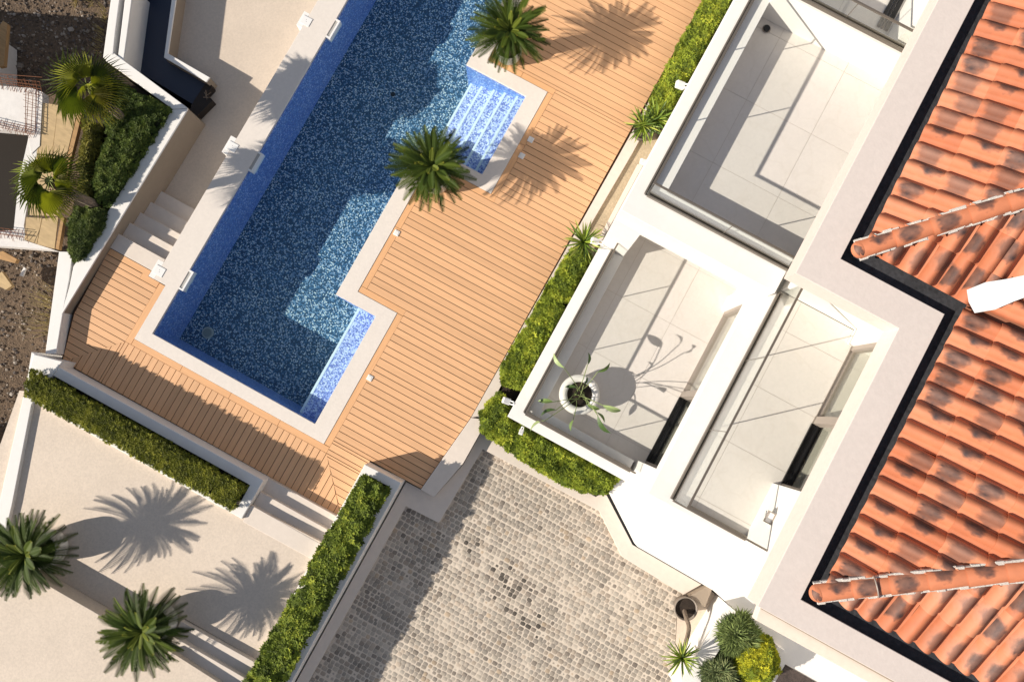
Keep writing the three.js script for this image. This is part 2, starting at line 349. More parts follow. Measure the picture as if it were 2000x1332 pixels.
// ---------------------------------------------------------------- paved edges and terraces (structure)
{
  const s = struct('stone_paving');
  mesh('deck_edging', prism([[-.445, -11.6], [-.25, -11.6], [-.25, -6.2], [-.36, -2.4], [-.33, .5], [-.575, .64], [-.49, -5.8]], -.3, .015), M.pave, s);
  mesh('deck_edging', prism([[-.57, .645], [-.24, .52], [-.25, 1.58], [-.45, 2.5], [-.78, 2.5]], -.4, .09, [], .006), M.pave, s);
  mesh('path_slab', prism([[-.235, .5], [2.8, .55], [3.78, 1.36], [5.5, 1.40], [5.25, 1.78], [3.72, 1.71], [2.83, 1.09], [-.03, 1.13], [-.1, 2.97], [-.9, 3.0], [-.92, 7.9], [-1.15, 7.9], [-1.15, 2.54], [-.45, 2.52], [-.24, 1.6]], -.5, -.15, [], .006), M.pave, s);
  mesh('gap_strip', prism([[2.70, .59], [2.765, .605], [3.812, 1.329], [5.62, 1.364], [5.6, 1.41], [3.795, 1.375], [2.70, .64]], -.149, -.144), M.track, s);
  mesh('path_slab', prism([[5.26, 1.745], [5.6, 1.42], [6.2, 1.5], [6.15, 6], [5.85, 6], [5.9, 3.4], [5.32, 2.1]], -.6, -.31), M.walk, s);
  const pl = mesh('entrance_platform', prism([[2.3, .12], [4.3, .12], [12, .12], [12, 6], [6.15, 6], [6.2, 1.5], [5.62, 1.36], [3.815, 1.325], [2.77, .6], [2.66, .26], [2.3, .2]], -.5, .3, [], .004), M.facade, s);
}
{
  const s = struct('garden_terrace');
  mesh('terrace_floor', prism([[-8.95, 4.6], [-2.0, 4.38], [-2.0, 7.08], [-3.76, 7.08], [-3.76, 7.64], [-8.6, 7.64], [-9.2, 4.7]], -1.7, .45), M.terrace, s);
  mesh('upper_terrace', prism([[-3.62, 7.58], [-1.98, 7.66], [-1.98, 12], [-12, 12], [-12, 7.63], [-3.62, 7.65]], -1.7, .9, [], .008), M.terrace, s);
  mesh('terrace_step', prism([[-3.77, 7.1], [-1.99, 7.08], [-1.99, 7.7], [-3.77, 7.7]], -1.6, .6, [], .008), M.pave, s);
  mesh('terrace_step', prism([[-3.7, 7.37], [-1.992, 7.38], [-1.992, 7.8], [-3.7, 7.8]], -1.6, .75, [], .008), M.pave, s);
  // the flight of two treads from the terrace down to the deck
  mesh('terrace_edge', prism([[-3.7, 4.42], [-2.0, 4.42], [-2.0, 4.78], [-3.7, 4.8]], -.5, .456, [], .008), M.pave, s);
  mesh('stair_tread', prism([[-3.72, 4.13], [-2.0, 4.13], [-2.0, 4.46], [-3.72, 4.46]], -.5, .3, [], .008), M.pave, s);
  mesh('stair_tread', prism([[-3.74, 3.835], [-2.02, 3.835], [-2.02, 4.17], [-3.74, 4.17]], -.5, .15, [], .008), M.pave, s);
}
{
  const s = struct('sunken_walk');
  mesh('walk_floor', prism([[-9.6, -.38], [-8.1, -.38], [-8.1, -13], PZ(352, -170, -.75), PZ(342, -30, -.75), PZ(326, 107, -.75), PZ(404, 155, -.75), PZ(372, 206, -.75), [-9.4, -2.2]], -1.7, -.75), M.walk, s);
  const zs = [.84, .51, .20, -.12, -.45];
  for (let i = 0; i < 5; i++) mesh(i ? 'stair_tread' : 'stair_landing', prism([[-9.5, i ? zs[i - 1] + .02 : 1.195], [-8.135, i ? zs[i - 1] + .02 : 1.195], [-8.135, zs[i]], [-9.5, zs[i]]], -1.65, i ? -.15 * i : .01, [], .006), M.pave, s);
}
// ---------------------------------------------------------------- planters and garden walls
{
  const p = thing('planter_wall', 'long white planter box holding the clipped hedge beside the lower deck', 'planter', [0, 0, 0]);
  const out = [[-9.36, 3.86], [-3.73, 3.84], [-3.73, 4.74], [-9.0, 4.74]], inn = [[-9.02, 4.07], [-3.93, 4.06], [-3.93, 4.56], [-8.87, 4.56]];
  mesh('planter_rim', prism(out, -1.7, .53, [inn], .012), M.facade, p);
  mesh('soil', prism(inn, -.3, .40), M.soil, p);
  const q = thing('planter_wall', 'narrow white planter running down beside the cobbled yard', 'planter', [0, 0, 0]);
  const o2 = [[-2.03, 2.53], [-1.18, 2.5], [-1.18, 9], [-2.0, 9]], i2 = [[-1.87, 2.7], [-1.36, 2.69], [-1.36, 8.9], [-1.84, 8.9]];
  mesh('planter_rim', prism(o2, -.9, .6, [i2], .012), M.facade, q);
  mesh('soil', prism(i2, -.3, .46), M.soil, q);
}
{
  const L = (n, label, pts, y0, y1, m = M.facade) => { const t = thing(n, label, 'wall'); mesh('wall_body', prism(pts, y0, y1 - .05), m, t); mesh('wall_cap', prism(pts, y1 - .049, y1, [], .01), M.facade, t); return t; };
  L('garden_wall', 'white boundary wall between the rubble site and the short end of the deck', [PZ(114, 491, .28), PZ(141, 492, .28), PZ(134, 545, .28), PZ(121, 612, .28), PZ(108, 691, .28), PZ(87, 691, .28)], -1.7, .28);
  const bw = L('bed_wall', 'white wall with beige stone face between the shrub bed and the stairs', [PZ(366, 212, .28), PZ(118, 616, .28), PZ(134, 560, .28), PZ(142, 520, .28), PZ(335, 214, .28)], -1.7, .28, M.wallBeige);
  mesh('skirting', merge([box(-9.33, -9.31, -.75, -.66, -2.3, -.5), box(-9.35, -9.33, -.5, -.3, -.5, .2), box(-9.37, -9.35, -.3, 0, .1, .8), box(-9.39, -9.36, 0, .12, .8, 1.9)]), M.pave, bw);
  L('bed_wall', 'white wall capping the far end of the shrub bed above the dark trough', [PZ(366, 211, .282), PZ(336, 213, .282), PZ(205, 118, .282), PZ(222, 104, .282)], -1.7, .282, M.wallBeige);
  L('garden_wall', 'double white wall strip climbing off the top edge left of the dark trough', [PZ(219, -30, .28), PZ(236, -30, .28), PZ(224, 60, .28), PZ(218, 118, .28), PZ(200, 112, .28)], -1.7, .28);
  L('garden_wall', 'thin inner white wall strip along the dark trough at the top edge', [PZ(246, -30, .25), PZ(260, -30, .25), PZ(240, 118, .25), PZ(229, 112, .25)], -1.7, .25);
  const tr = struct('trough');
  mesh('trough_floor', prism([PZ(262, -60, -.55), PZ(345, -60, -.55), PZ(330, 104, -.55), PZ(412, 160, -.55), PZ(378, 205, -.55), PZ(225, 112, -.55)], -1.72, -.55), std({ color: lin(.017, .027, .055), roughness: .45 }), tr);
  mesh('trough_wall', prism([PZ(240, 112, .1), PZ(247, 118, .1), PZ(266, -60, .1), PZ(259, -60, .1)], -1.6, .1), std({ color: lin(.055, .044, .036), roughness: .8 }), tr);
  mesh('trough_lining', prism([PZ(247, 118, .02), PZ(250, 114, .02), PZ(269, -60, .02), PZ(266, -60, .02)], -1.6, .02), std({ color: lin(.055, .044, .036), roughness: .8 }), tr);
  L('trough_wall', 'thin beige upstand wall around the dark trough', [PZ(338, -30, -.27), PZ(347, -30, -.27), PZ(327, 104, -.27), PZ(409, 151, -.27), PZ(402, 160, -.27), PZ(319, 112, -.27)], -1.7, -.27, M.wallBeige);
  const bk = thing('waste_heap', 'dark metal scrap with dry twigs leaning at the end of the trough', 'scrap');
  const c0 = P(395, 195, -.6);
  mesh('scrap_sheet', prism([PZ(408, 152, -.5), PZ(413, 170, -.5), PZ(402, 182, -.5), PZ(414, 196, -.5), PZ(384, 226, -.5), PZ(370, 214, -.5), PZ(378, 196, -.5)], -.75, -.5), std({ color: lin(.03, .022, .018), roughness: .6, metalness: .4 }), bk);
  for (const [a, b] of [[[400, 188], [412, 180]], [[398, 180], [405, 192]], [[396, 190], [410, 190]], [[401, 176], [403, 194]]]) { const u = P(...a, -.45), v = P(...b, -.4); mesh('twig', cyl(.008, u.toArray(), v.toArray(), .005, 5), M.stem, bk); }
  L('garden_wall', 'white rim wall along the slanting outer side of the palm terrace', [PZ(64, 692, .55), PZ(120, 706, .55), PZ(108, 724, .55), PZ(60, 790, .55), PZ(22, 985, .55), PZ(-60, 1330, .55), PZ(-90, 1330, .55), PZ(-4, 985, .55), PZ(48, 757, .55)], -1.7, .55);
}
// ---------------------------------------------------------------- cobbled yard
{
  const yard = struct('cobbled_yard');
  const poly = [[-.91, 3.0], [-.1, 2.95], [-.03, 1.12], [2.83, 1.08], [3.73, 1.7], [5.26, 1.77], [5.3, 2.1], [5.9, 3.4], [5.9, 9], [-.91, 9]];
  mesh('joint_sand', prism(poly, -.6, -.312), M.sandJoint, yard);
  const inside = (x, z) => { let c = false; for (let i = 0, j = poly.length - 1; i < poly.length; j = i++) { const [xi, zi] = poly[i], [xj, zj] = poly[j]; if ((zi > z) !== (zj > z) && x < (xj - xi) * (z - zi) / (zj - zi) + xi) c = !c; } return c; };
  const variants = [];
  for (let v = 0; v < 6; v++) {
    const n = 12, pos = [], idx = [], ring = (k, s, y) => { for (let i = 0; i < n; i++) { const a = (i + .5) / n * Math.PI * 2, m = (Math.abs(Math.cos(a)) ** 6 + Math.abs(Math.sin(a)) ** 6) ** (1 / 6); const q = (.5 / m) * s * (.95 + .09 * hash(i, v, 3)); pos.push(Math.cos(a) * q, y, Math.sin(a) * q); } };
    ring(0, 1, -.03); ring(1, .99, -.005); ring(2, .86, .002 + .003 * hash(v, 1, 9)); pos.push(0, .005, 0);
    for (let r = 0; r < 2; r++) for (let i = 0; i < n; i++) { const a = r * n + i, b = r * n + (i + 1) % n, c = a + n, d = b + n; idx.push(a, c, b, b, c, d); }
    for (let i = 0; i < n; i++) idx.push(2 * n + i, 3 * n, 2 * n + (i + 1) % n);
    const g = new THREE.BufferGeometry(); g.setAttribute('position', new THREE.Float32BufferAttribute(pos, 3)); g.setIndex(idx); g.computeVertexNormals();
    variants.push(uvm(g, hash(v, 2, 2), hash(v, 3, 2)));
  }
  const all = [];
  for (let z = .98, row = 0; z < 8.6; row++) {
    const h = rr(.095, .112), wob = rr(0, 9);
    let x = -1 + rr(0, .1);
    while (x < 6) {
      const w = rr(.088, .135), cx = x + w / 2, cz = z + h / 2 + .012 * Math.sin(cx * 1.3 + wob) + rr(-.004, .004);
      if (inside(cx - w * .12, cz - h * .12) && inside(cx + w * .12, cz + h * .12)) {
        // oil and tyre stains where the photograph shows them
        const s1 = Math.max(0, 1 - Math.hypot((cx - 1.95 + (cz - 3.4) * -.25) / .95, (cz - 3.5) / .62)), s2 = Math.max(0, 1 - Math.hypot((cx - 2.6) / .5, (cz - 4.0) / .45)), s3 = Math.max(0, 1 - Math.hypot((cx - .75) / .5, (cz - 3.15) / .3));
        const st = s1 * .75 + s2 * .6 + s3 * .5, k = rnd();
        let ci = Math.floor(rnd() * 6); if (k < .025) ci = 6; if (k > .955) ci = 7; if (rnd() < st * 1.05) ci = rnd() < .55 ? 8 : 7;
        all.push([cx, cz, w - .005, h - .005, ci, rr(-.09, .09), Math.floor(rnd() * 6), rr(-.316, -.306)]);
      }
      x += w;
    }
    z += h;
  }
  all.sort((a, b) => Math.hypot(a[0], a[1]) - Math.hypot(b[0], b[1]));
  all.slice(0, 300).forEach(([x, z, w, h, c, r, v, y]) => { const m = mesh('cobble', variants[v], M.cobble[c], yard); m.position.set(x, y, z); m.rotation.y = r; m.scale.set(w, 1, h); });
  const rest = all.slice(300);
  for (let v = 0; v < 4; v++) {
    const mine = rest.filter((_, i) => i % 4 === v), im = new THREE.InstancedMesh(variants[v], M.cobbleAny, mine.length); im.name = 'far_cobbles'; im.castShadow = im.receiveShadow = true; im.userData.kind = 'stuff';
    const o = new THREE.Object3D();
    mine.forEach(([x, z, w, h, c, r, , y], i) => { o.position.set(x, y, z); o.rotation.set(0, r + Math.floor(hash(i, 1, 1) * 2) * Math.PI, 0); o.scale.set(w, 1, h); o.updateMatrix(); im.setMatrixAt(i, o.matrix); const k = (.86 + .28 * hash(i, 5, 5 + v)) * (.80 + .5 * vnoise(x * 1.7 + 9, z * 1.7, 997, 41) + .12 * vnoise(x * 6, z * 6, 997, 42)); im.setColorAt(i, lin(...cobCols[c].map((q) => q * k))); });
    yard.add(im);
  }
}
// ---------------------------------------------------------------- the villa
const villa = thing('villa', 'large white villa with roof terraces and terracotta hipped roof', 'house');
{
  const v = villa;
  const FT = 3.3, PT = 3.8, CT = 6.0;               // terrace floor, parapet top, cornice top
  const floorTiles = (parent, x0, x1, z0, z1, y, sx, sz, ox = 0, oz = 0) => {
    const f = sub('terrace_floor', parent);
    mesh('floor_bed', box(x0, x1, y - .06, y - .006, z0, z1), M.joint, f);
    for (let a = x0 + ox - sx; a < x1; a += sx) for (let b = z0 + oz - sz; b < z1; b += sz) {
      const p = Math.max(a + .003, x0), q = Math.min(a + sx - .003, x1), s = Math.max(b + .003, z0), t = Math.min(b + sz - .003, z1);
      if (q - p < .02 || t - s < .02) continue;
      const g = box(p, q, y - .02, y, s, t), uv = g.attributes.uv, o1 = rnd() * 2.7, o2 = rnd() * 2.7; for (let i = 0; i < uv.count; i++) uv.setXY(i, uv.getX(i) + o1, uv.getY(i) + o2);
      mesh('floor_tile', g, M.tile, f);
    }
  };
  // ground-floor patio (B) with its low parapet and inner ledge
  floorTiles(v, .6, 3.3, -5.6, -.2, .3, 1.32, 1.32, .3, 1.1);
  mesh('patio_parapet', prism([[.1, .24], [.1, -3.9], [.37, -3.9], [.37, .01], [2.93, .01], [2.93, .24]], -.5, .68, [], .008), M.facade, v);
  mesh('patio_ledge', prism([[.39, -.012], [.39, -3.9], [.655, -3.9], [.655, -.225], [2.86, -.225], [2.86, -.012]], -.4, .60, [], .006), M.facade, v);
  // first-floor terrace A over the patio and terrace C beside it: slabs, parapets
  mesh('terrace_slab', box(.08, 3.6, 2.95, 3.23, -9.1, -3.86), M.facade, v);
  mesh('terrace_parapet', prism([[.1, -3.86], [.1, -13], [.34, -13], [.34, -4.30], [3.1, -4.30], [3.1, -3.86]], 3.232, 3.79, [], .008), M.facade, v);
  mesh('terrace_ledge', prism([[.36, -4.32], [.36, -13], [.655, -13], [.655, -4.52], [3.3, -4.52], [3.3, -4.32]], 3.232, 3.80, [], .006), M.facade, v);
  floorTiles(v, .65, 3.42, -8.4, -4.5, FT, 1.32, 1.32, .5, .2);
  mesh('slab_fascia', box(.1, 2.9, 3.232, 3.3, -3.858, -3.8), M.facade, v);
  mesh('terrace_slab', box(2.87, 5.0, 2.95, 3.23, -4.3, .2), M.facade, v);
  mesh('slab_edge', prism([[2.87, .2], [2.87, -4.0], [3.27, -4.0], [3.27, .08], [4.72, .08], [4.72, .2]], 3.232, 3.31, [], .006), M.facade, v);
  floorTiles(v, 3.3, 4.9, -4.07, .06, FT, 1.32, 1.1, .4, .6);
  // walls
  mesh('wall', box(.1, .64, -.4, 2.94, -13, -3.91), M.facade, v);
  mesh('wall', box(.64, 3.16, -.4, 2.94, -13, -5.6), M.facade, v);
  mesh('wall', box(3.14, 3.5, -.4, 2.94, -5.6, -4.0), M.facade, v);
  mesh('wall', box(3.04, 3.3, -.4, 2.94, -4.3, -3.97), M.facade, v);
  mesh('wall', box(2.935, 3.3, -.4, 2.94, -.26, .24), M.facade, v);
  mesh('wall', box(3.1, 12, -.4, 2.94, .0, .19), M.facade, v);
  mesh('wall', box(.65, 3.4, 3.2, 4.18, -8.62, -8.4, .01), M.facade, v);
  mesh('wall', box(3.28, 4.95, 3.31, 5.5, -4.35, -4.08), M.facade, v);
  mesh('wall', box(4.74, 5.2, 3.31, 5.5, -4.08, -3.79), M.facade, v);
  mesh('wall', box(4.7, 5.2, 3.24, 5.5, -1.0, .2), M.facade, v);
  mesh('wall', box(3.4, 3.7, 3.24, 5.5, -4.6, -4.352), M.facade, v);
  mesh('wall', box(3.4, 3.7, 3.24, 5.5, -9.1, -8.38), M.facade, v);
  mesh('wall', prism([[5.2, .2], [5.2, .66], [12, .66], [12, .19], [5.3, .19]], -.4, 5.5), M.facade, v);
  // interiors seen through the windows
  const inr = std({ color: lin(.62, .58, .52), roughness: .8 });
  mesh('room_floor', box(3.3, 6.5, .2, .295, -3.97, -.26), inr, v);
  mesh('room_wall', box(6.5, 6.7, .2, 2.94, -4.3, 0), inr, v);
  mesh('room_floor', box(4.95, 8, 3.2, 3.295, -4.3, 0), inr, v);
  mesh('room_floor', box(3.5, 6.5, 3.2, 3.29, -9, -4.3), inr, v);
  mesh('room_wall', box(8, 8.2, 3.2, 5.5, -9, .2), inr, v);
  // windows: frame, mullion, panes, floor track
  const win = (x, y, h, z0, zm, z1, trackAll) => {
    const w = sub('window', v, [x, y, 0]);
    mesh('window_frame', merge([box(-.04, .09, 0, h, z0, z0 + .085), box(-.04, .09, 0, h, z1 - .07, z1), box(-.04, .09, h - .08, h, z0 + .085, z1 - .07), box(-.035, .085, .002, .05, z0 + .085, zm - .07)]), M.frame, w);
    mesh('mullion', box(-.045, .10, 0, h - .081, zm - .07, zm + .07), M.frame, w);
    mesh('floor_track', merge([box(-.05, -.012, .002, .05, zm + .071, z1 - .07), box(-.01, .035, .002, .035, zm + .071, z1 - .07), box(.037, .085, .002, .06, zm + .071, z1 - .07), box(.087, .14, .002, .025, zm + .071, z1 - .07)]), M.track, w);
    mesh('pane', box(.02, .032, .06, h - .08, z0 + .085, zm - .07), M.pane, w);
    mesh('pane', box(.11, .122, .04, h - .08, zm + .071, z1 - .07), M.pane, w);
  };
  win(3.17, .3, 2.5, -3.96, -1.95, -.27);
  win(4.87, FT, 2.2, -3.79, -2.32, -1.0);
  win(3.40, FT, 2.2, -8.38, -6.4, -4.6);
  // cornice round the roof, gutter inside it
  mesh('cornice', prism([[2.72, -14], [3.2, -14], [3.2, -4.12], [4.87, -4.12], [4.87, .43], [14, .43], [14, .80], [4.38, .80], [4.38, -3.62], [2.72, -3.62]], 5.5, CT, [], .008), M.cornice, v);
  mesh('gutter', prism([[3.19, -14], [3.9, -14], [3.9, -4.7], [5.5, -4.7], [5.5, -.2], [14, -.2], [14, .44], [4.86, .44], [4.86, -4.11], [3.19, -4.11]], 5.5, 5.86), M.gutter, v);
  const dp = P(1603, 1166, 5.86);
  mesh('downpipe_inlet', cyl(.05, [dp.x, 5.86, dp.z], [dp.x, 5.875, dp.z], .05, 16), M.dark, v);
  // lower ledge of the entrance front
  mesh('front_ledge', prism([[5.55, .665], [14, .665], [14, 1.24], [5.62, 1.24]], 2.78, 3.0, [], .008), M.pave, v);
  mesh('front_ledge', prism([[5.6, .66], [14, .66], [14, 1.05], [5.6, 1.02]], 3.002, 3.06), M.wallBeige, v);
  // balcony D at the top of the picture
  mesh('balcony_slab', box(.66, 3.4, 2.95, 3.28, -13, -8.63), M.facade, v);
  floorTiles(v, .66, 3.1, -13, -8.63, FT, 1.0, 1.32, .2, .2);
  mesh('floor_track', merge([box(2.6, 2.66, 3.3, 3.34, -12, -9.25), box(2.68, 2.72, 3.3, 3.35, -12, -9.25), box(2.74, 2.82, 3.3, 3.33, -12, -9.25)]), M.track, v);
  mesh('wall', box(2.86, 3.4, 3.3, 5.5, -12.5, -8.64), M.facade, v);
  // wall lamps and sockets
  const lamp = sub('wall_light', v, [4.7, 4.1, -.42]);
  mesh('lamp_body', box(-.13, -.002, -.09, .04, -.085, .085, .004), M.white, lamp);
  mesh('lamp_frame', merge([box(-.145, -.001, .041, .06, -.1, -.082), box(-.145, -.001, .041, .06, .082, .1), box(-.145, -.125, .041, .06, -.081, .081), box(-.02, -.001, .041, .06, -.081, .081)]), M.frame, lamp);
  const sck = P(1261, 938, .69), sc2 = P(1272, 931, .69);
  mesh('floor_socket', box(sck.x - .03, sck.x + .03, .681, .695, sck.z - .03, sck.z + .03, .003), M.frame, v);
  mesh('floor_socket', box(sc2.x - .012, sc2.x + .012, .681, .69, sc2.z - .05, sc2.z + .05, .003), M.frame, v);
  const fl = P(1497, 57, FT);
  const dr = sub('floor_drain', v, [fl.x, FT, fl.z]);
  mesh('drain_cup', cyl(.06, [0, 0, 0], [0, .05, 0], .06, 20), M.dark, dr);
  mesh('drain_rim', new THREE.TorusGeometry(.068, .01, 6, 24).rotateX(Math.PI / 2).translate(0, .02, 0), M.frame, dr);
}
// ---------------------------------------------------------------- roof tiles
{
  const roof = sub('roof', villa);
  const EY = 6.02, PW = .30, EXP = .53;
  // a tile: a broad barrel and a shallow pan, 1 m of length scaled per use; x across, z up the slope (towards -z), tapered
  const tileGeo = [];
  for (let s = 0; s < 3; s++) {
    const n = 12, pos = [], uv = [], idx = [];
    for (let k = 0; k < 2; k++) for (let layer = 0; layer < 2; layer++) for (let i = 0; i <= n; i++) {
      const t = i / n, x = (t - .5) * 1.06; let y;
      if (t < .74) { const a = t / .74 * Math.PI; y = .125 * Math.sin(a) ** .72; } else { const a = (t - .74) / .26 * Math.PI; y = -.012 * Math.sin(a); }
      const tap = k ? .93 : 1.02;
      pos.push(x * PW * tap, y * tap - layer * .014 + (k ? -.004 : .016), k ? -1 : .02); uv.push(t, k);
    }
    const N = n + 1, q = (a, b, c, d) => idx.push(a, b, c, b, d, c);
    for (let i = 0; i < n; i++) { q(i, i + 1, 2 * N + i, 2 * N + i + 1); q(N + i + 1, N + i, 3 * N + i + 1, 3 * N + i); q(N + i, N + i + 1, i, i + 1); q(2 * N + i, 2 * N + i + 1, 3 * N + i, 3 * N + i + 1); }
    const g = new THREE.BufferGeometry(); g.setAttribute('position', new THREE.Float32BufferAttribute(pos, 3)); g.setAttribute('uv', new THREE.Float32BufferAttribute(uv, 2)); g.setIndex(idx);
    const ng = g.toNonIndexed(); ng.computeVertexNormals(); tileGeo.push(ng);
    // smooth the barrel
    const P0 = ng.attributes.position, Nn = ng.attributes.normal, U = ng.attributes.uv;
    for (let i = 0; i < P0.count; i++) if (Nn.getY(i) > .15 && Math.abs(Nn.getZ(i)) < .3) { const t = U.getX(i); let dx; if (t < .74) { const a = t / .74 * Math.PI, e = 1e-3, f = (w) => .125 * Math.max(0, Math.sin(w)) ** .72; dx = (f(a + e) - f(Math.max(0, a - e))) / (2 * e) * Math.PI / .74 / PW / 1.06; } else { const a = (t - .74) / .26 * Math.PI; dx = -.012 * Math.cos(a) * Math.PI / .26 / PW / 1.06; } dx = Math.max(-4, Math.min(4, dx)); const l = Math.hypot(dx, 1); Nn.setXYZ(i, -dx / l, 1 / l, 0); }
  }
  // one roof face: origin on the eave, e along the eave, u horizontal up the slope; len(s) = horizontal reach of the face at eave distance s
  function face(ox, oz, e, u, slope, s0, s1, len) {
    const up = new THREE.Vector3(u[0], slope, u[1]).normalize(), ev = new THREE.Vector3(e[0], 0, e[1]);
    const nn = up.clone().cross(ev); if (nn.y < 0) nn.negate();
    const zax = up.clone().negate(), yax = nn, xax = yax.clone().cross(zax).normalize();
    const k = Math.hypot(1, slope), m4 = new THREE.Matrix4();
    for (let s = s0 + PW / 2; s < s1; s += PW) {
      const [a, b] = len(s), La = a * k, Lb = b * k;
      for (let d = Math.max(0, Math.floor(La / EXP) * EXP), c = 0; d < Lb; d += EXP, c++) {
        const st = Math.max(d, La), L = Math.min(EXP + .05, Lb - st + .03); if (L < .07) continue;
        const t = mesh('roof_tile', tileGeo[0], M.clay[Math.floor(rnd() * 24)], roof);
        const p = new THREE.Vector3(ox, EY, oz).addScaledVector(ev, s + rr(-.006, .006)).addScaledVector(up, st);
        m4.makeBasis(xax, yax, zax); t.quaternion.setFromRotationMatrix(m4); t.rotateY(rr(-.012, .012));
        t.position.copy(p).addScaledVector(yax, .02 + rr(-.004, .004)); t.scale.set(1, 1, L);
      }
    }
  }
  const deckMat = M.mortar;
  // F1: eave along z at x = 3.42, rising to +x; F2: eave along x at z = -4.4, rising to -z; hip between them
  face(3.42, -4.36, [0, -1], [1, 0], .40, 0, 5.2, (s) => [0, Math.min(s + .04, 3.2)]);
  face(3.38, -4.40, [1, 0], [0, -1], .40, 0, 1.66, (s) => [0, s + .04]);
  face(3.38, -4.40, [1, 0], [0, -1], .40, 1.66, 4.2, (s) => [Math.max(0, s - 1.66 + .12), Math.min(s + .04, 3.4)]);
  // F3: eave along z at x = 5.06; valley at its upper end, hip at its lower end; F4: eave along x at z = .17
  const R4 = .8;
  face(5.06, .2, [0, -1], [1, 0], .36, 0, 4.6, (s) => [0, Math.min(s / R4 + .05, 3.4)]);
  face(5.06, .2, [0, -1], [1, 0], .36, 4.6, 6.6, (s) => [Math.max(0, s - 4.6 + .12), 3.4]);
  face(5.02, .17, [1, 0], [0, -1], .45, 0, 5.2, (s) => [0, Math.min(s * R4 + .03, 3.0)]);
  // underlay of mortar beneath the tiles, so no gap looks into the loft
  const tri = (pts) => { const g = new THREE.BufferGeometry(), a = []; for (let i = 1; i + 1 < pts.length; i++) for (const q of [pts[0], pts[i], pts[i + 1]]) a.push(...q); g.setAttribute('position', new THREE.Float32BufferAttribute(a, 3)); g.computeVertexNormals(); return uvm(g); };
  const clayBed = std({ color: lin(.28, .11, .06), roughness: .9 });
  const y1 = (x) => EY - .03 + .4 * (x - 3.42), y2 = (z) => EY - .03 + .4 * (-4.4 - z), y3 = (x) => EY - .03 + .36 * (x - 5.06), y4 = (z) => EY - .03 + .45 * (.17 - z);
  mesh('roof_underlay', tri([[3.45, y1(3.45), -4.36], [3.45, y1(3.45), -14], [8, y1(8), -14], [8, y1(8), -8.9]]), clayBed, roof);
  mesh('roof_underlay', tri([[3.45, y2(-4.42), -4.42], [8, y2(-8.97), -8.97], [8, y2(-7.4), -7.4], [5.02, y2(-4.42), -4.42]]), clayBed, roof);
  mesh('roof_underlay', tri([[5.09, y3(5.09), .17], [5.09, y3(5.09), -4.42], [8.5, y3(8.5), -7.9], [8.5, y3(8.5), -2.55]]), clayBed, roof);
  mesh('roof_underlay', tri([[5.09, y4(.14), .14], [8.5, y4(-2.6), -2.6], [12, y4(-2.6), -2.6], [12, y4(.14), .14]]), clayBed, roof);
  // valley of pale flashing
  const vg = []; { const a = new THREE.Vector3(5.0, EY + .03, -4.36), b = new THREE.Vector3(7.8, EY + 1.09, -7.16), n = 16, wv = (i) => .17 + .03 * Math.sin(i * 1.7), up = .155; for (let i = 0; i < n; i++) { const p = a.clone().lerp(b, i / n), q = a.clone().lerp(b, (i + 1) / n), w1 = wv(i) * .707, w2 = wv(i + 1) * .707; vg.push(tri([[p.x - w1, p.y + up + .05, p.z - w1], [p.x, p.y + up, p.z], [q.x, q.y + up, q.z], [q.x - w2, q.y + up + .05, q.z - w2]]), tri([[p.x, p.y + up, p.z], [p.x + w1, p.y + up + .05, p.z + w1], [q.x + w2, q.y + up + .05, q.z + w2], [q.x, q.y + up, q.z]])); } }
  mesh('valley_flashing', merge(vg), M.valley, roof);
  // hip caps: half-round tiles bedded in mortar
  function hip(a, b, n) {
    const A = new THREE.Vector3(...a), B = new THREE.Vector3(...b), L = A.distanceTo(B), step = L / n, dir = B.clone().sub(A).normalize();
    const zax = dir.clone().negate(), xax = new THREE.Vector3(0, 1, 0).cross(zax).normalize(), yax = zax.clone().cross(xax), m4 = new THREE.Matrix4().makeBasis(xax, yax, zax);
    const half = (r0, r1, len, cap) => { const pos = [], uv = [], idx = [], N = 14; for (let k = 0; k < 2; k++) for (let i = 0; i <= N; i++) { const t = i / N * Math.PI, r = k ? r1 : r0; pos.push(-Math.cos(t) * r, Math.sin(t) * r * .92, k ? -len : 0); uv.push(i / N, k); } for (let i = 0; i < N; i++) { const p = i, q = i + 1, r = N + 1 + i, s = r + 1; idx.push(p, q, r, q, s, r); } if (cap) { const c = pos.length / 3; pos.push(0, .03, .07); uv.push(.5, 0); for (let i = 0; i < N; i++) idx.push(i, c, i + 1); } else { const c = pos.length / 3; pos.push(0, 0, 0); uv.push(.5, 0); for (let i = 0; i < N; i++) idx.push(i, c, i + 1); } const g = new THREE.BufferGeometry(); g.setAttribute('position', new THREE.Float32BufferAttribute(pos, 3)); g.setAttribute('uv', new THREE.Float32BufferAttribute(uv, 2)); g.setIndex(idx); const q = g.toNonIndexed(); g.computeVertexNormals(); return g; };
    for (let i = 0; i < n; i++) {
      const t = mesh('hip_tile', half(.132, .112, step + .05, i === 0), M.clay[[6, 1, 0, 3, 4, 7][i % 6]], roof);
      t.quaternion.setFromRotationMatrix(m4); t.position.copy(A).addScaledVector(dir, i * step).addScaledVector(yax, .052);
    }
    const mg = []; for (const s of [-1, 1]) for (let i = 0; i < n * 5; i++) { const c = (i + .5) * L / (n * 5), w = rr(.03, .075); const g = new RoundedBoxGeometry(w, rr(.05, .10), L / (n * 5) + .02, 1, .012); g.translate(s * (.118 + rr(-.004, .012)), .03, -c); mg.push(g); }
    const mm = mesh('hip_mortar', merge(mg), M.mortar, roof); mm.quaternion.setFromRotationMatrix(m4); mm.position.copy(A);
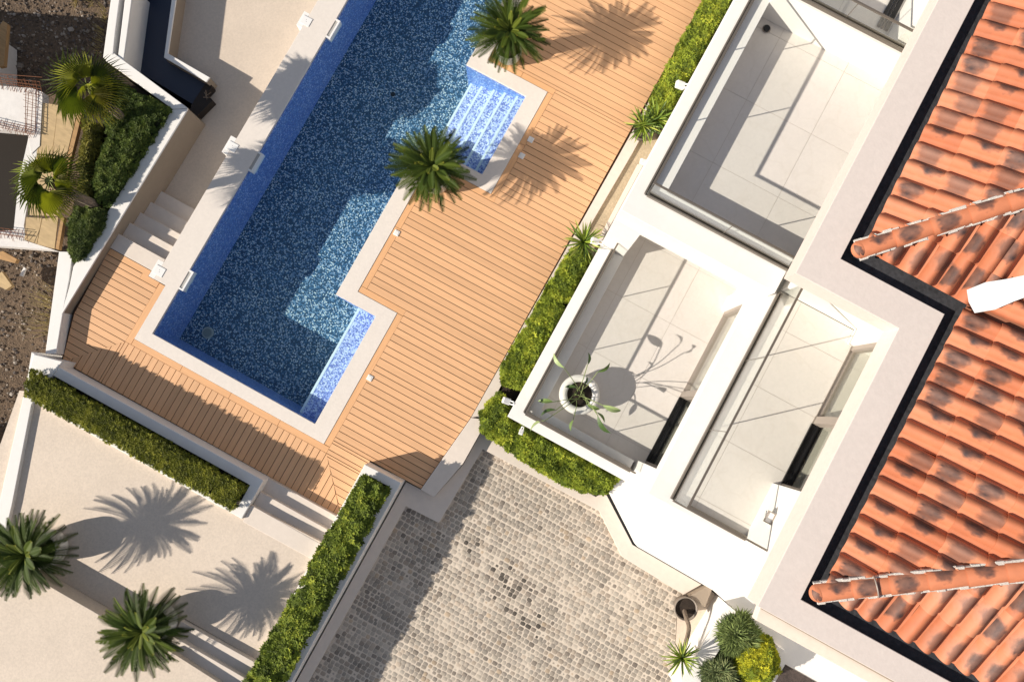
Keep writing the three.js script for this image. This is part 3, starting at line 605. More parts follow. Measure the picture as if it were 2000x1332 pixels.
    const end = new THREE.SphereGeometry(.128, 20, 10, 0, Math.PI * 2, 0, Math.PI / 2); const em = mesh('hip_end', end, M.clay[6], roof); em.position.copy(A).addScaledVector(yax, .05).addScaledVector(dir, .03);
    return { A, dir, yax, m4 };
  }
  hip([3.34, EY + .02, -4.32], [6.4, EY + .02 + .4 * 3.0, -7.38], 9);
  { const g = new THREE.SphereGeometry(.09, 18, 9, 0, Math.PI * 2, 0, Math.PI / 2); g.scale(1.1, .45, 1); const b = mesh('hip_mortar', uvm(g), M.mortar, roof); b.position.set(3.42, EY + .145, -4.38); }
  const h2 = hip([4.98, EY + .02, .24], [8.2, EY + .02 + .36 * 3.18, -2.34], 9);
  // wire loop and lizard-shaped sheet-metal hook on the lower hip
  const tor = mesh('wire_tie', new THREE.TorusGeometry(.14, .012, 6, 24, Math.PI), M.frame, roof); tor.quaternion.setFromRotationMatrix(h2.m4); tor.position.copy(h2.A).addScaledVector(h2.dir, .78).addScaledVector(h2.yax, .052);
}
// ---------------------------------------------------------------- glass balustrades
{
  function balustrade(label, runs, y0, y1, zoff) {
    const t = thing('glass_balustrade', label, 'balustrade');
    for (const [a, b, cuts] of runs) {
      const ax = a[0] === b[0] ? 'z' : 'x', lo = Math.min(a[0] === b[0] ? a[1] : a[0], a[0] === b[0] ? b[1] : b[0]), hi = Math.max(a[0] === b[0] ? a[1] : a[0], a[0] === b[0] ? b[1] : b[0]), c = ax === 'z' ? a[0] : a[1];
      const bar = (p, q, w, ya, yb, off = 0) => ax === 'z' ? box(c - w / 2 + off, c + w / 2 + off, ya, yb, p, q) : box(p, q, ya, yb, c - w / 2 + off, c + w / 2 + off);
      const ch = mesh('base_channel', merge([bar(lo, hi, .028, y0 + .002, y0 + .09, -.031), bar(lo, hi, .028, y0 + .002, y0 + .09, .031)]), M.bronze, t);
      mesh('channel_bed', bar(lo, hi, .032, y0 + .003, y0 + .02), M.track, t);
      const n = cuts, L = (hi - lo) / n;
      for (let i = 0; i < n; i++) mesh('glass_panel', bar(lo + i * L + .006, lo + (i + 1) * L - .006, .016, y0 + .021, y1), M.glass, t);
      for (let i = 1; i < n; i++) mesh('glass_edge', bar(lo + i * L - .0055, lo + i * L + .0055, .018, y0 + .021, y1), M.bronze, t);
      mesh('handrail', bar(lo, hi, .035, y1 + .001, y1 + .03), M.bronze, t);
    }
    return t;
  }
  balustrade('clear glass balustrade on the parapet of the large upper terrace', [[[.36, -13], [.36, -4.30], 6], [[.378, -4.32], [3.28, -4.32], 2]], 3.80, 4.48);
  balustrade('clear glass balustrade round the patio with the white plant bowl', [[[.385, -3.9], [.385, .0], 3], [[.403, -.005], [2.86, -.005], 2]], .68, 1.40);
  balustrade('clear glass balustrade round the small terrace above the white entrance platform', [[[3.285, -4.02], [3.285, .085], 3], [[3.303, .068], [4.70, .068], 1]], 3.31, 4.50);
  balustrade('clear glass balustrade of the balcony at the top right corner', [[[.68, -8.5], [3.12, -8.5], 2]], 4.18, 4.75);
}
// ---------------------------------------------------------------- foliage builders
function leafFan(list) {                            // list of [yaw, lift, length, width, bend]
  const pos = [], idx = [];
  for (const [ya, li, L, w, be, tx = 0] of list) {
    const c = Math.cos(ya), s = Math.sin(ya), at = (r, side, up) => { const a = li - be * r, x = L * r * Math.cos(a), y = L * r * Math.sin(a) + up; return [x * c - side * s, y, x * s + side * c]; };
    const k = pos.length / 3;
    pos.push(...at(.02, 0, 0), ...at(.5, -w / 2, .12 * w), ...at(.55, 0, -.08 * w), ...at(.5, w / 2, .12 * w), ...at(1, 0, 0));
    idx.push(k, k + 2, k + 1, k, k + 3, k + 2, k + 1, k + 2, k + 4, k + 2, k + 3, k + 4);
  }
  const g = new THREE.BufferGeometry(); g.setAttribute('position', new THREE.Float32BufferAttribute(pos, 3)); g.setIndex(idx);
  const q = g.toNonIndexed(); q.computeVertexNormals(); return uvm(q);
}
const ROSETTE = leafFan([...Array(8)].map((_, i) => [i * 2.4, .25 + .12 * (i % 4), .075 - .004 * (i % 3), .03, .3]));
const SPRIG = leafFan([...Array(9)].map((_, i) => [i * 2.4, .55 + .13 * (i % 5), .05, .014, .2]));
const NEEDLE = leafFan([...Array(12)].map((_, i) => [i * 2.4, .5 + .1 * (i % 7), .07, .009, .1]));
const leafAny = new THREE.MeshPhysicalMaterial({ color: 0xffffff, roughness: .88, transmission: .22, thickness: 0, side: THREE.DoubleSide, ior: 1.4 });
const leafGloss = std({ color: 0xffffff, roughness: .42, side: THREE.DoubleSide });
function inPoly(poly, x, z) { let c = false; for (let i = 0, j = poly.length - 1; i < poly.length; j = i++) { const [xi, zi] = poly[i], [xj, zj] = poly[j]; if ((zi > z) !== (zj > z) && x < (xj - xi) * (z - zi) / (zj - zi) + xi) c = !c; } return c; }
function edgeDist(poly, x, z) { let d = 9; for (let i = 0; i < poly.length; i++) { const [a, b] = poly[i], [c, e] = poly[(i + 1) % poly.length], l = (c - a) ** 2 + (e - b) ** 2, t = Math.max(0, Math.min(1, ((x - a) * (c - a) + (z - b) * (e - b)) / l)); d = Math.min(d, Math.hypot(x - a - t * (c - a), z - b - t * (e - b))); } return d; }
function hedge(name, label, cat, poly, y0, y1, o) {
  const t = thing(name, label, cat);
  const xs = poly.map((p) => p[0]), zs = poly.map((p) => p[1]), bx = [Math.min(...xs), Math.max(...xs)], bz = [Math.min(...zs), Math.max(...zs)];
  const round = o.round ?? .1, bump = o.bump ?? .05, top = (x, z) => { const e = edgeDist(poly, x, z), r = Math.min(1, e / round); return y1 - (1 - Math.sqrt(1 - (1 - r) ** 2)) * (y1 - y0) * (o.fall ?? .5) + bump * (vnoise(x * 5, z * 5, 997, 3) + .6 * vnoise(x * 13, z * 13, 997, 4) - .8); };
  // dark twiggy core
  const pos = [], nx = Math.max(4, Math.round((bx[1] - bx[0]) / .07)), nz = Math.max(4, Math.round((bz[1] - bz[0]) / .07)), idx = [];
  const core = [];
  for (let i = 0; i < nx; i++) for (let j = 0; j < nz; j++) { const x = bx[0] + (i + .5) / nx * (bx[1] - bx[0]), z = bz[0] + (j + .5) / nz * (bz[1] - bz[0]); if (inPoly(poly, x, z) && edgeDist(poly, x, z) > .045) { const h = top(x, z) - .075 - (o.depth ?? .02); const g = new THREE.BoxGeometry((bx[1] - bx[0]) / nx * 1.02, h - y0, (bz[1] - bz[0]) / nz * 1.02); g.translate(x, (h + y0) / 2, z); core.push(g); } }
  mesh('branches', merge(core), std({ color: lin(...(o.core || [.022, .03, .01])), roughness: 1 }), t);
  const pts = [];
  let guard = 0;
  while (pts.length < o.n && guard++ < o.n * 40) {
    const x = rr(bx[0] - .05, bx[1] + .05), z = rr(bz[0] - .05, bz[1] + .05), ins = inPoly(poly, x, z), e = edgeDist(poly, x, z), out = .05 * vnoise(x * 7, z * 7, 997, 8) + (o.spill || 0);
    if (!ins && e > out) continue;
    const gap = .55 * vnoise(x * 15, z * 15, 997, 12) + .45 * vnoise(x * 6, z * 6, 997, 13); if (gap < (o.gap ?? .2) + .14 && rnd() < .88) continue;
    const edge = e < .06 || !ins, ty = top(x, z), y = edge && rnd() < .6 ? rr(y0 + .05, ty) : ty - .11 * rnd() * rnd();
    pts.push([x, y, z, edge]);
  }
  const im = new THREE.InstancedMesh(o.geo || ROSETTE, o.mat || leafAny, pts.length); im.name = 'foliage'; im.castShadow = im.receiveShadow = true; im.userData.kind = 'stuff';
  const q = new THREE.Object3D(); q.rotation.order = 'YXZ';
  pts.forEach(([x, y, z, edge], i) => {
    q.position.set(x, y, z); q.rotation.set(rr(-.55, .55) + (edge ? rr(-.4, .4) : 0), rr(0, 6.28), rr(-.55, .55)); const s = (o.size || 1) * rr(.75, 1.25); q.scale.setScalar(s); q.updateMatrix(); im.setMatrixAt(i, q.matrix);
    const pick = vnoise(x * 6, z * 6, 997, 21) * .6 + rnd() * .55; const c = pick > .82 ? o.cols[2] : pick > .45 ? o.cols[1] : o.cols[0]; const k = rr(.8, 1.2); im.setColorAt(i, lin(c[0] * k, c[1] * k, c[2] * k));
  });
  t.add(im); return t;
}
const GREEN = [[.08, .115, .012], [.18, .235, .022], [.33, .37, .035]];
const BRIGHT = [[.11, .155, .012], [.25, .31, .022], [.44, .47, .04]];
const BOX = [[.12, .135, .012], [.25, .26, .025], [.40, .39, .045]];
hedge('clipped_hedge', 'long clipped box hedge in the white planter beside the lower deck', 'hedge', [[-8.98, 4.13], [-3.97, 4.11], [-3.97, 4.58], [-8.86, 4.62]], .4, .86, { n: 9500, geo: SPRIG, size: .95, cols: BOX, round: .06, fall: .15, bump: .03, gap: .12 });
hedge('planter_hedge', 'glossy green hedge in the narrow planter beside the cobbles', 'hedge', [[-1.86, 2.78], [-1.37, 2.78], [-1.34, 5], [-1.37, 8.9], [-1.9, 8.9], [-1.93, 5]], .5, .98, { n: 5600, size: 1.2, cols: GREEN, round: .14, fall: .35, bump: .12, gap: .27, spill: .02 });
hedge('bed_hedge', 'bright green hedge along the top end of the deck below the upper terrace', 'hedge', [[-.44, -13], [.06, -13], [.05, -7.05], [-.3, -6.98], [-.42, -7.4]], 0, .62, { n: 5200, size: 1.12, cols: BRIGHT, round: .14, fall: .35, bump: .1, gap: .2, spill: .01 });
hedge('bed_hedge', 'bright green hedge between the deck and the plant bowl patio', 'hedge', [[-.36, -3.6], [.02, -3.6], [.06, -.42], [-.3, -.36], [-.46, -.6], [-.44, -2.2]], 0, .55, { n: 3900, size: 1.12, cols: BRIGHT, round: .14, fall: .35, bump: .1, gap: .2, spill: .01 });
hedge('bed_hedge', 'bright green hedge along the cobbled yard under the patio corner', 'hedge', [[-.28, -.08], [.04, .06], [.2, .3], [2.3, .31], [2.76, .32], [2.68, .62], [2.2, .84], [1.6, .88], [1.1, .86], [.3, .78], [-.2, .74], [-.42, .45]], -.1, .5, { n: 5200, size: 1.12, cols: BRIGHT, round: .16, fall: .4, bump: .12, gap: .2, spill: .01 });
{
  const s = thing('shrub_bed', 'dark soil bed under the shrubs behind the stairs', 'flower bed');
  mesh('soil', prism([PZ(205, 125, .05), PZ(334, 216, .05), PZ(140, 521, .05), PZ(143, 490, .05), PZ(135, 440, .05), PZ(160, 300, .05), PZ(162, 190, .05)], -1.7, .05), M.soil, s);
  hedge('ground_shrub', 'wide low dark green shrub filling the bed under the upper fan palm', 'shrub', [PZ(222, 158, .35), PZ(330, 214, .35), PZ(243, 356, .35), PZ(212, 400, .35), PZ(182, 398, .35), PZ(188, 320, .35), PZ(212, 262, .35), PZ(200, 190, .35)], .05, .48, { n: 6000, geo: SPRIG, size: 1.25, cols: [[.07, .11, .018], [.13, .18, .03], [.22, .27, .045]], round: .2, fall: .5, bump: .14, gap: .24 });
  hedge('ground_shrub', 'olive green shrub strip along the rubble side of the bed', 'shrub', [PZ(168, 240, .35), PZ(188, 240, .35), PZ(190, 300, .35), PZ(172, 345, .35), PZ(178, 392, .35), PZ(155, 380, .35), PZ(158, 320, .35)], .05, .5, { n: 2400, geo: SPRIG, size: 1.2, cols: [[.12, .12, .018], [.21, .20, .03], [.33, .29, .045]], round: .15, fall: .5, bump: .12, gap: .26 });
  hedge('ground_shrub', 'rounded green shrub at the pointed lower end of the bed', 'shrub', [PZ(150, 405, .35), PZ(205, 412, .35), PZ(200, 440, .35), PZ(160, 505, .35), PZ(140, 508, .35), PZ(134, 480, .35), PZ(136, 430, .35)], .05, .46, { n: 2400, geo: SPRIG, size: 1.2, cols: [[.075, .11, .022], [.13, .175, .035], [.20, .24, .055]], round: .15, fall: .5, bump: .1, gap: .22 });
}
// ---------------------------------------------------------------- cycads in white pots
{
  const frondMats = [[.028, .046, .007], [.042, .068, .008], [.07, .10, .011], [.12, .15, .018]].map((c) => new THREE.MeshPhysicalMaterial({ color: lin(...c), roughness: .6, specularIntensity: .3, side: THREE.DoubleSide, vertexColors: true }));
  const frond = (L, lift, droop, wid) => {
    const pos = [], col = [], idx = [], n = 40, pt = (t) => { const x = L * (t - .0) * Math.cos(lift * (1 - .35 * t)), y = L * (Math.sin(lift) * t - droop * t * t); return [x, y]; };
    for (let i = 2; i < n; i++) {
      const t = i / n, [x, y] = pt(t), [x2, y2] = pt(t + .012), w = wid * Math.min(1, 2.8 * t + .25) * (1 - .72 * Math.max(0, t - .72) / .28);
      for (const s of [-1, 1]) {
        const sw = .55 + .5 * t, lx = x + w * sw * .75, lz = s * w * .85, ly = y + .30 * w, k = pos.length / 3, hw = .0085;
        pos.push(x - hw, y, 0, x + hw, y2, 0, (x + lx) / 2 + hw * .9, y + .22 * w, lz * .55, (x + lx) / 2 - hw * .9, y + .20 * w, lz * .55, lx, ly, lz);
        const tip = t > .9 ? (t - .9) * 3 : 0; for (let q = 0; q < 5; q++) col.push(1 + 2.4 * tip, 1 + .7 * tip, 1 + .5 * tip);
        idx.push(k, k + 1, k + 2, k, k + 2, k + 3, k + 3, k + 2, k + 4);
      }
    }
    for (let i = 0; i < 8; i++) { const [x, y] = pt(i / 8), [x2, y2] = pt((i + 1) / 8), k = pos.length / 3; pos.push(x, y, -.006, x, y, .006, x2, y2, .005, x2, y2, -.005); for (let q = 0; q < 4; q++) col.push(2.2, 1.9, 1.6); idx.push(k, k + 1, k + 2, k, k + 2, k + 3); }
    const g = new THREE.BufferGeometry(); g.setAttribute('position', new THREE.Float32BufferAttribute(pos, 3)); g.setAttribute('color', new THREE.Float32BufferAttribute(col, 3)); g.setIndex(idx);
    const q = g.toNonIndexed(); q.computeVertexNormals(); return q;
  };
  const G = [frond(.40, 1.25, .05, .075), frond(.72, .95, .18, .105), frond(.90, .62, .30, .115), frond(.92, .25, .34, .115), frond(.80, -.05, .36, .11)];
  const bowlP = [[.02, .02], [.16, .0], [.22, .03], [.285, .16], [.30, .30], [.285, .44], [.27, .47], [.255, .47], [.262, .42], [.24, .40], [.02, .40]].map(([x, y]) => new THREE.Vector2(x, y));
  const bowl = new THREE.LatheGeometry(bowlP, 40);
  let proto;
  const pots = [[-3.72, .012, -6.82, 'white round pot of the palm at the top of the pool, on the deck corner', .95], [-3.76, .012, -3.53, 'white round pot hidden under the palm beside the pool steps', 1.15], [-4.13, .45, 7.25, 'white round pot under the bottom palm beside the terrace steps', 1.22], [-6.86, .45, 7.08, 'white round pot under the palm at the left edge', 1.3]];
  pots.forEach(([x, y, z, label, s], i) => {
    let p;
    if (!i) { p = proto = thing('plant_pot', label, 'plant pot', [0, 0, 0], 'white round palm pots'); mesh('pot_shell', bowl, M.ceramic, p); mesh('soil', new THREE.CylinderGeometry(.245, .245, .02, 28).translate(0, .405, 0), M.soil, p); } else { p = proto.clone(); p.name = numbered('plant_pot'); p.userData.label = label; scene.add(p); }
    p.position.set(x, y, z); p.scale.setScalar(s);
  });
  const palms = [[-3.71, .42, -6.82, 'dark green cycad palm at the top edge over the deck corner', .97, .82, 3, .0], [-3.76, .48, -3.53, 'dark green cycad palm between the pool steps and the deck', 1.0, .68, 11, .9], [-4.13, .95, 7.27, 'dark green cycad palm at the bottom edge beside the terrace steps', 1.0, .5, 23, .4], [-6.86, .98, 7.08, 'dark green cycad palm cut by the left edge of the picture', 1.0, .5, 37, .7]];
  palms.forEach(([x, y, z, label, s, th, sd, turn]) => {
    seed = sd * 7919;
    const t = thing('cycad_palm', label, 'palm', [x, y, z], 'potted cycad palms');
    const tp = []; for (let k = 0; k <= 10; k++) tp.push(new THREE.Vector2((.17 - .04 * k / 10) * (1 + .12 * (k % 2)) * (k === 10 ? .5 : 1), k / 10 * th));
    mesh('trunk', new THREE.LatheGeometry(tp, 14), M.bark, t);
    const rings = [[0, 8, .0, 0], [1, 16, .0, 0], [2, 22, -.02, 1], [3, 24, -.04, 2], [4, 18, -.06, 3]];
    for (const [gi, n, dy, ] of rings) for (let k = 0; k < n; k++) {
      const f = mesh('frond', G[gi], frondMats[gi === 0 ? 3 : gi === 1 ? (rnd() < .5 ? 2 : 1) : Math.floor(rnd() * 2.6)], t);
      f.rotation.order = 'YZX'; f.position.set(0, th + dy, 0);
      f.rotation.set(rr(-.3, .3), turn + (k + rr(-.33, .33)) / n * Math.PI * 2 + gi, rr(-.12, .14)); f.scale.setScalar(s * rr(.84, 1.08));
    }
  });
}
// ---------------------------------------------------------------- fan palms at the left
{
  const fan = (n, spread, R, fold) => {
    const pos = [], idx = [];
    for (let i = 0; i < n; i++) {
      const a = (i / (n - 1) - .5) * spread, da = spread / n * .5, L = R * (1 - .18 * Math.abs(i / (n - 1) - .5) * 2), k = pos.length / 3;
      const pt = (r, o, up) => { const aa = a + o; const x = r * Math.cos(aa), z = r * Math.sin(aa); return [x, up - .22 * r * r / R - .10 * Math.abs(Math.sin(a)) * r, z]; };
      pos.push(...pt(.03, 0, 0), ...pt(L * .24, -da * .93, fold), ...pt(L * .25, 0, -fold), ...pt(L * .24, da * .93, fold), ...pt(L * .6, -da * .36, fold * .6), ...pt(L * .61, 0, -fold * .6), ...pt(L * .6, da * .36, fold * .6), ...pt(L, .05 * Math.sin(i * 5.1), -.06 * (i % 3) - .05));
      idx.push(k, k + 2, k + 1, k, k + 3, k + 2, k + 1, k + 2, k + 5, k + 1, k + 5, k + 4, k + 2, k + 3, k + 6, k + 2, k + 6, k + 5, k + 4, k + 5, k + 7, k + 5, k + 6, k + 7);
    }
    const g = new THREE.BufferGeometry(); g.setAttribute('position', new THREE.Float32BufferAttribute(pos, 3)); g.setIndex(idx); const q = g.toNonIndexed(); q.computeVertexNormals(); return q;
  };
  const FG = [fan(28, 3.5, .55, .03), fan(24, 2.9, .52, .034), fan(20, 2.2, .5, .036)];
  const fm = [[.11, .155, .014], [.22, .27, .018], [.42, .44, .03], [.55, .52, .08]].map((c) => new THREE.MeshPhysicalMaterial({ color: lin(...c), roughness: .85, transmission: .15, thickness: 0, side: THREE.DoubleSide, ior: 1.4 }));
  const pet = std({ color: lin(.20, .22, .05), roughness: .6 });
  function fanPalm(label, base, crown, leaves, sd) {
    seed = sd;
    const b = new THREE.Vector3(...base), c = new THREE.Vector3(...crown), t = thing('fan_palm', label, 'palm', base);
    const cv = new THREE.CatmullRomCurve3([new THREE.Vector3(), c.clone().sub(b).multiplyScalar(.5).add(new THREE.Vector3(.04, .05, .02)), c.clone().sub(b)]);
    mesh('trunk', new THREE.TubeGeometry(cv, 24, .095, 10), M.bark, t);
    const top = c.clone().sub(b);
    const sk = []; for (let i = 0; i < 60; i++) { const a = rr(0, 6.28), L = rr(.1, .25); sk.push(cyl(.006, [top.x + .08 * Math.cos(a), top.y - rr(.02, .25), top.z + .08 * Math.sin(a)], [top.x + L * Math.cos(a), top.y - rr(.1, .5), top.z + L * Math.sin(a)], .002, 4)); }
    mesh('fibre_skirt', merge(sk), M.stem, t);
    leaves.forEach(([dx, dy, lift, len, sc, g, m, roll]) => {
      const d = imgDir(dx, dy), dir = new THREE.Vector3(d.x * Math.cos(lift), Math.sin(lift), d.z * Math.cos(lift));
      len *= .55; sc *= 1.38; const hub = top.clone().addScaledVector(dir, len);
      const L = sub('palm_leaf', t, [0, 0, 0]);
      mesh('leaf_stalk', cyl(.014, top.toArray(), hub.toArray(), .008, 6), pet, L);
      const f = mesh('leaf_blade', FG[g], fm[m], L);
      const tilt = lift - .38, x = new THREE.Vector3(d.x * Math.cos(tilt), Math.sin(tilt), d.z * Math.cos(tilt)).normalize(), zz = x.clone().cross(new THREE.Vector3(0, 1, 0)).normalize(), y = zz.clone().cross(x).normalize();
      f.quaternion.setFromRotationMatrix(new THREE.Matrix4().makeBasis(x, y, zz)); f.rotateX(roll); f.position.copy(hub); f.scale.setScalar(sc);
    });
  }
  const b1 = P(247, 236, .1), c1 = P(168, 168, 2.1), b2 = P(192, 402, .1), c2 = P(95, 353, 2.1);
  fanPalm('tall fan palm leaning over the top of the shrub bed', b1.toArray(), c1.toArray(), [[-.75, -.75, .75, .30, .78, 0, 2, .3], [-1, -.15, .5, .34, 1.15, 0, 0, -.3], [-.95, .1, .2, .36, 1.0, 0, 0, .2], [-.8, .75, .25, .46, .95, 0, 1, .15], [.25, -1, .8, .3, .72, 2, 2, .9], [.95, .05, .35, .2, .95, 1, 2, .2], [.6, .9, .15, .35, .95, 1, 3, .2], [.8, -.55, .3, .42, .9, 0, 0, .2], [1, .35, -.05, .5, .9, 0, 0, -.2], [.35, .95, -.2, .5, .85, 1, 2, 0], [1, -.25, -.1, .6, .8, 1, 0, .3], [.1, .2, 1.3, .12, .5, 2, 2, 0]], 101);
  fanPalm('lower fan palm leaning over the plywood shuttering', b2.toArray(), c2.toArray(), [[-.1, -1, .5, .32, .8, 1, 2, .2], [-.8, -.7, .45, .3, .9, 0, 1, .4], [-1, .2, .35, .3, 1.05, 0, 0, 0], [-.7, .7, .3, .36, 1.0, 0, 1, -.3], [.1, 1, .3, .42, .9, 1, 2, .2], [.55, .8, .15, .36, .8, 1, 1, 0], [1, .1, .45, .2, .8, 2, 2, .6], [.8, -.5, .2, .35, .95, 0, 0, .3], [.45, -.9, .4, .3, .75, 0, 1, -.4], [.9, .35, -.15, .45, .7, 1, 0, .1], [-.4, .9, -.1, .5, .85, 1, 3, .1], [-.95, -.3, .0, .55, .9, 0, 2, 0]], 202);
}
// ---------------------------------------------------------------- sword-leaved yuccas
{
  const blade = (L, w) => { const pos = [], idx = []; for (let i = 0; i <= 5; i++) { const t = i / 5, ww = w * (i === 5 ? .04 : Math.sin(Math.PI * (.18 + .62 * t)) * (1 - .3 * t)), y = -.16 * L * t * t; pos.push(L * t, y + ww * .3, -ww / 2, L * t, y, 0, L * t, y + ww * .3, ww / 2); } for (let i = 0; i < 5; i++) for (let k = 0; k < 2; k++) { const a = i * 3 + k; idx.push(a, a + 1, a + 3, a + 1, a + 4, a + 3); } const g = new THREE.BufferGeometry(); g.setAttribute('position', new THREE.Float32BufferAttribute(pos, 3)); g.setIndex(idx); const q = g.toNonIndexed(); q.computeVertexNormals(); return q; };
  const BG = [blade(.40, .036), blade(.46, .038), blade(.33, .032)];
  const bm = [[.13, .20, .022], [.24, .32, .035], [.42, .46, .08], [.07, .12, .018]].map((c) => std({ color: lin(...c), roughness: .5, side: THREE.DoubleSide }));
  function yucca(label, heads, sd, extra) {
    seed = sd; const t = thing('yucca', label, 'yucca', heads[0].slice(0, 3));
    for (const [x, y, z, n, s] of heads) for (let i = 0; i < n; i++) {
      const f = mesh('leaf', BG[i % 3], bm[rnd() < .2 ? 2 : rnd() < .45 ? 1 : rnd() < .5 ? 0 : 3], t); f.rotation.order = 'YZX'; f.position.set(x - heads[0][0], y - heads[0][1] + .05, z - heads[0][2]);
      f.rotation.set(rr(-.3, .3), i * 2.4 + rr(-.2, .2), 1.25 - 1.35 * (i / n)); f.scale.setScalar(s * rr(.85, 1.12));
    }
    if (extra) extra(t); return t;
  }
  const y1 = P(1279, 238, .35), y1b = P(1256, 250, .3), y2 = P(1139, 475, .4);
  yucca('double-headed yucca at the lower end of the top hedge', [[y1.x, .38, y1.z, 60, 1.16], [y1b.x - .02, .34, y1b.z, 50, 1.08]], 31);
  yucca('single yucca beside the white floodlight above the patio', [[y2.x, .4, y2.z, 66, 1.18]], 32);
  const p1 = P(1341, 1190, .12), y3 = P(1331, 1283, .62);
  yucca('small yucca on a bent bare trunk leaning out of the grey pot by the cobbles', [[y3.x, .62, y3.z, 58, 1.0]], 33, (t) => {
    const o = new THREE.Vector3(y3.x, .62, y3.z), rel = (px, py, y) => P(px, py, y).sub(o);
    const cv = new THREE.CatmullRomCurve3([rel(1335, 1185, -.1), rel(1340, 1205, .2), rel(1346, 1225, .38), rel(1340, 1255, .5), rel(1332, 1280, .62)]);
    mesh('trunk', new THREE.TubeGeometry(cv, 20, .045, 8), M.bark, t);
  });
  const pot = thing('plant_pot', 'round grey-brown pot holding the bent yucca at the corner of the yard', 'plant pot', [p1.x, -.3, p1.z]);
  mesh('pot_shell', new THREE.LatheGeometry([[.02, 0], [.18, 0], [.24, .34], [.25, .40], [.225, .405], [.215, .34], [.02, .33]].map(([a, b]) => new THREE.Vector2(a, b)), 36), std({ color: lin(.24, .20, .165), roughness: .7 }), pot);
  mesh('soil', new THREE.CylinderGeometry(.214, .214, .02, 24).translate(0, .335, 0), M.soil, pot);
  const pb = thing('plant_pot', 'dark round pot of the double-headed yucca beside the deck edging', 'plant pot', [y1b.x + .02, -.02, y1b.z + .04]);
  mesh('pot_shell', new THREE.LatheGeometry([[.02, 0], [.15, 0], [.19, .26], [.2, .28], [.175, .28], [.165, .24], [.02, .23]].map(([a, b]) => new THREE.Vector2(a, b)), 30), std({ color: lin(.13, .105, .085), roughness: .7 }), pb);
}
// ---------------------------------------------------------------- bowl with a bird-of-paradise plant
{
  const bp = [1.2, .3, -.88];
  const pot = thing('plant_bowl', 'large round white bowl planter on the patio floor', 'plant pot', bp);
  mesh('bowl_shell', new THREE.LatheGeometry([[.02, 0], [.24, 0], [.36, .14], [.425, .32], [.42, .44], [.395, .49], [.33, .50], [.27, .485], [.262, .44], [.262, .40], [.02, .40]].map(([a, b]) => new THREE.Vector2(a, b)), 48), M.ceramic, pot);
  mesh('soil', new THREE.CylinderGeometry(.261, .261, .02, 32).translate(0, .405, 0), M.soil, pot);
  const t = thing('bird_of_paradise_plant', 'sparse long-stalked plant with paddle leaves growing in the white bowl', 'plant', [bp[0], .71, bp[2]]);
  const lm = [[.17, .25, .07], [.10, .17, .035], [.30, .38, .16], [.06, .11, .025]].map((c) => std({ color: lin(...c), roughness: .4, side: THREE.DoubleSide }));
  const sm = std({ color: lin(.20, .25, .09), roughness: .6 });
  const leaf = (() => { const pos = [], idx = [], n = 8; for (let i = 0; i <= n; i++) { const s = i / n, w = .105 * Math.sin(Math.PI * Math.min(1, s * .97 + .03)) ** .75 * .5, y = .05 * Math.sin(s * 2.4) - .06 * s * s; pos.push(.34 * s, y + w * .55, -w, .34 * s, y, 0, .34 * s, y + w * .55, w); } for (let i = 0; i < n; i++) for (let k = 0; k < 2; k++) { const a = i * 3 + k; idx.push(a, a + 1, a + 3, a + 1, a + 4, a + 3); } const g = new THREE.BufferGeometry(); g.setAttribute('position', new THREE.Float32BufferAttribute(pos, 3)); g.setIndex(idx); const q = g.toNonIndexed(); q.computeVertexNormals(); return q; })();
  const L = [[1102, 718, 1080, 690, 1.55, 2, -.9], [1148, 712, 1150, 688, 1.5, 1, .7], [1168, 726, 1193, 709, 1.45, 1, .8], [1080, 785, 1050, 783, 1.3, 0, .2], [1086, 801, 1055, 811, 1.25, 3, .9], [1064, 822, 1034, 841, 1.3, 2, 1.2], [1120, 820, 1114, 842, 1.1, 0, .8], [1168, 812, 1192, 848, 1.45, 3, .9], [1166, 806, 1182, 826, 1.5, 0, -.8], [1178, 792, 1214, 803, 1.5, 2, .3], [1147, 790, 1172, 800, 1.2, 0, .3], [1140, 752, 1147, 733, 1.15, 3, .8], [1126, 757, 1103, 755, 1.05, 3, .3]];
  L.forEach(([ax, ay, bx, by, y, m, roll], i) => {
    const o = new THREE.Vector3(...t.position.toArray()), a = P(ax, ay, y).sub(o), b = P(bx, by, y - .04).sub(o), base = new THREE.Vector3(.1 * Math.cos(i * 2.4), .0, .1 * Math.sin(i * 2.4));
    const mid = base.clone().lerp(a, .5); mid.y += .12; mid.x *= .8; mid.z *= .8;
    const lf = sub('leaf', t, [0, 0, 0]);
    mesh('leaf_stalk', new THREE.TubeGeometry(new THREE.CatmullRomCurve3([base, mid, a]), 14, .0085, 6), sm, lf);
    const d = b.clone().sub(a), len = Math.max(d.length(), .2); d.normalize();
    const z = d.clone().cross(new THREE.Vector3(0, 1, 0)).normalize(), yv = z.clone().cross(d);
    const bl = mesh('leaf_blade', leaf, lm[m], lf); bl.quaternion.setFromRotationMatrix(new THREE.Matrix4().makeBasis(d, yv, z)); bl.rotateX(roll); bl.position.copy(a); bl.scale.setScalar(len / .34);
  });
}
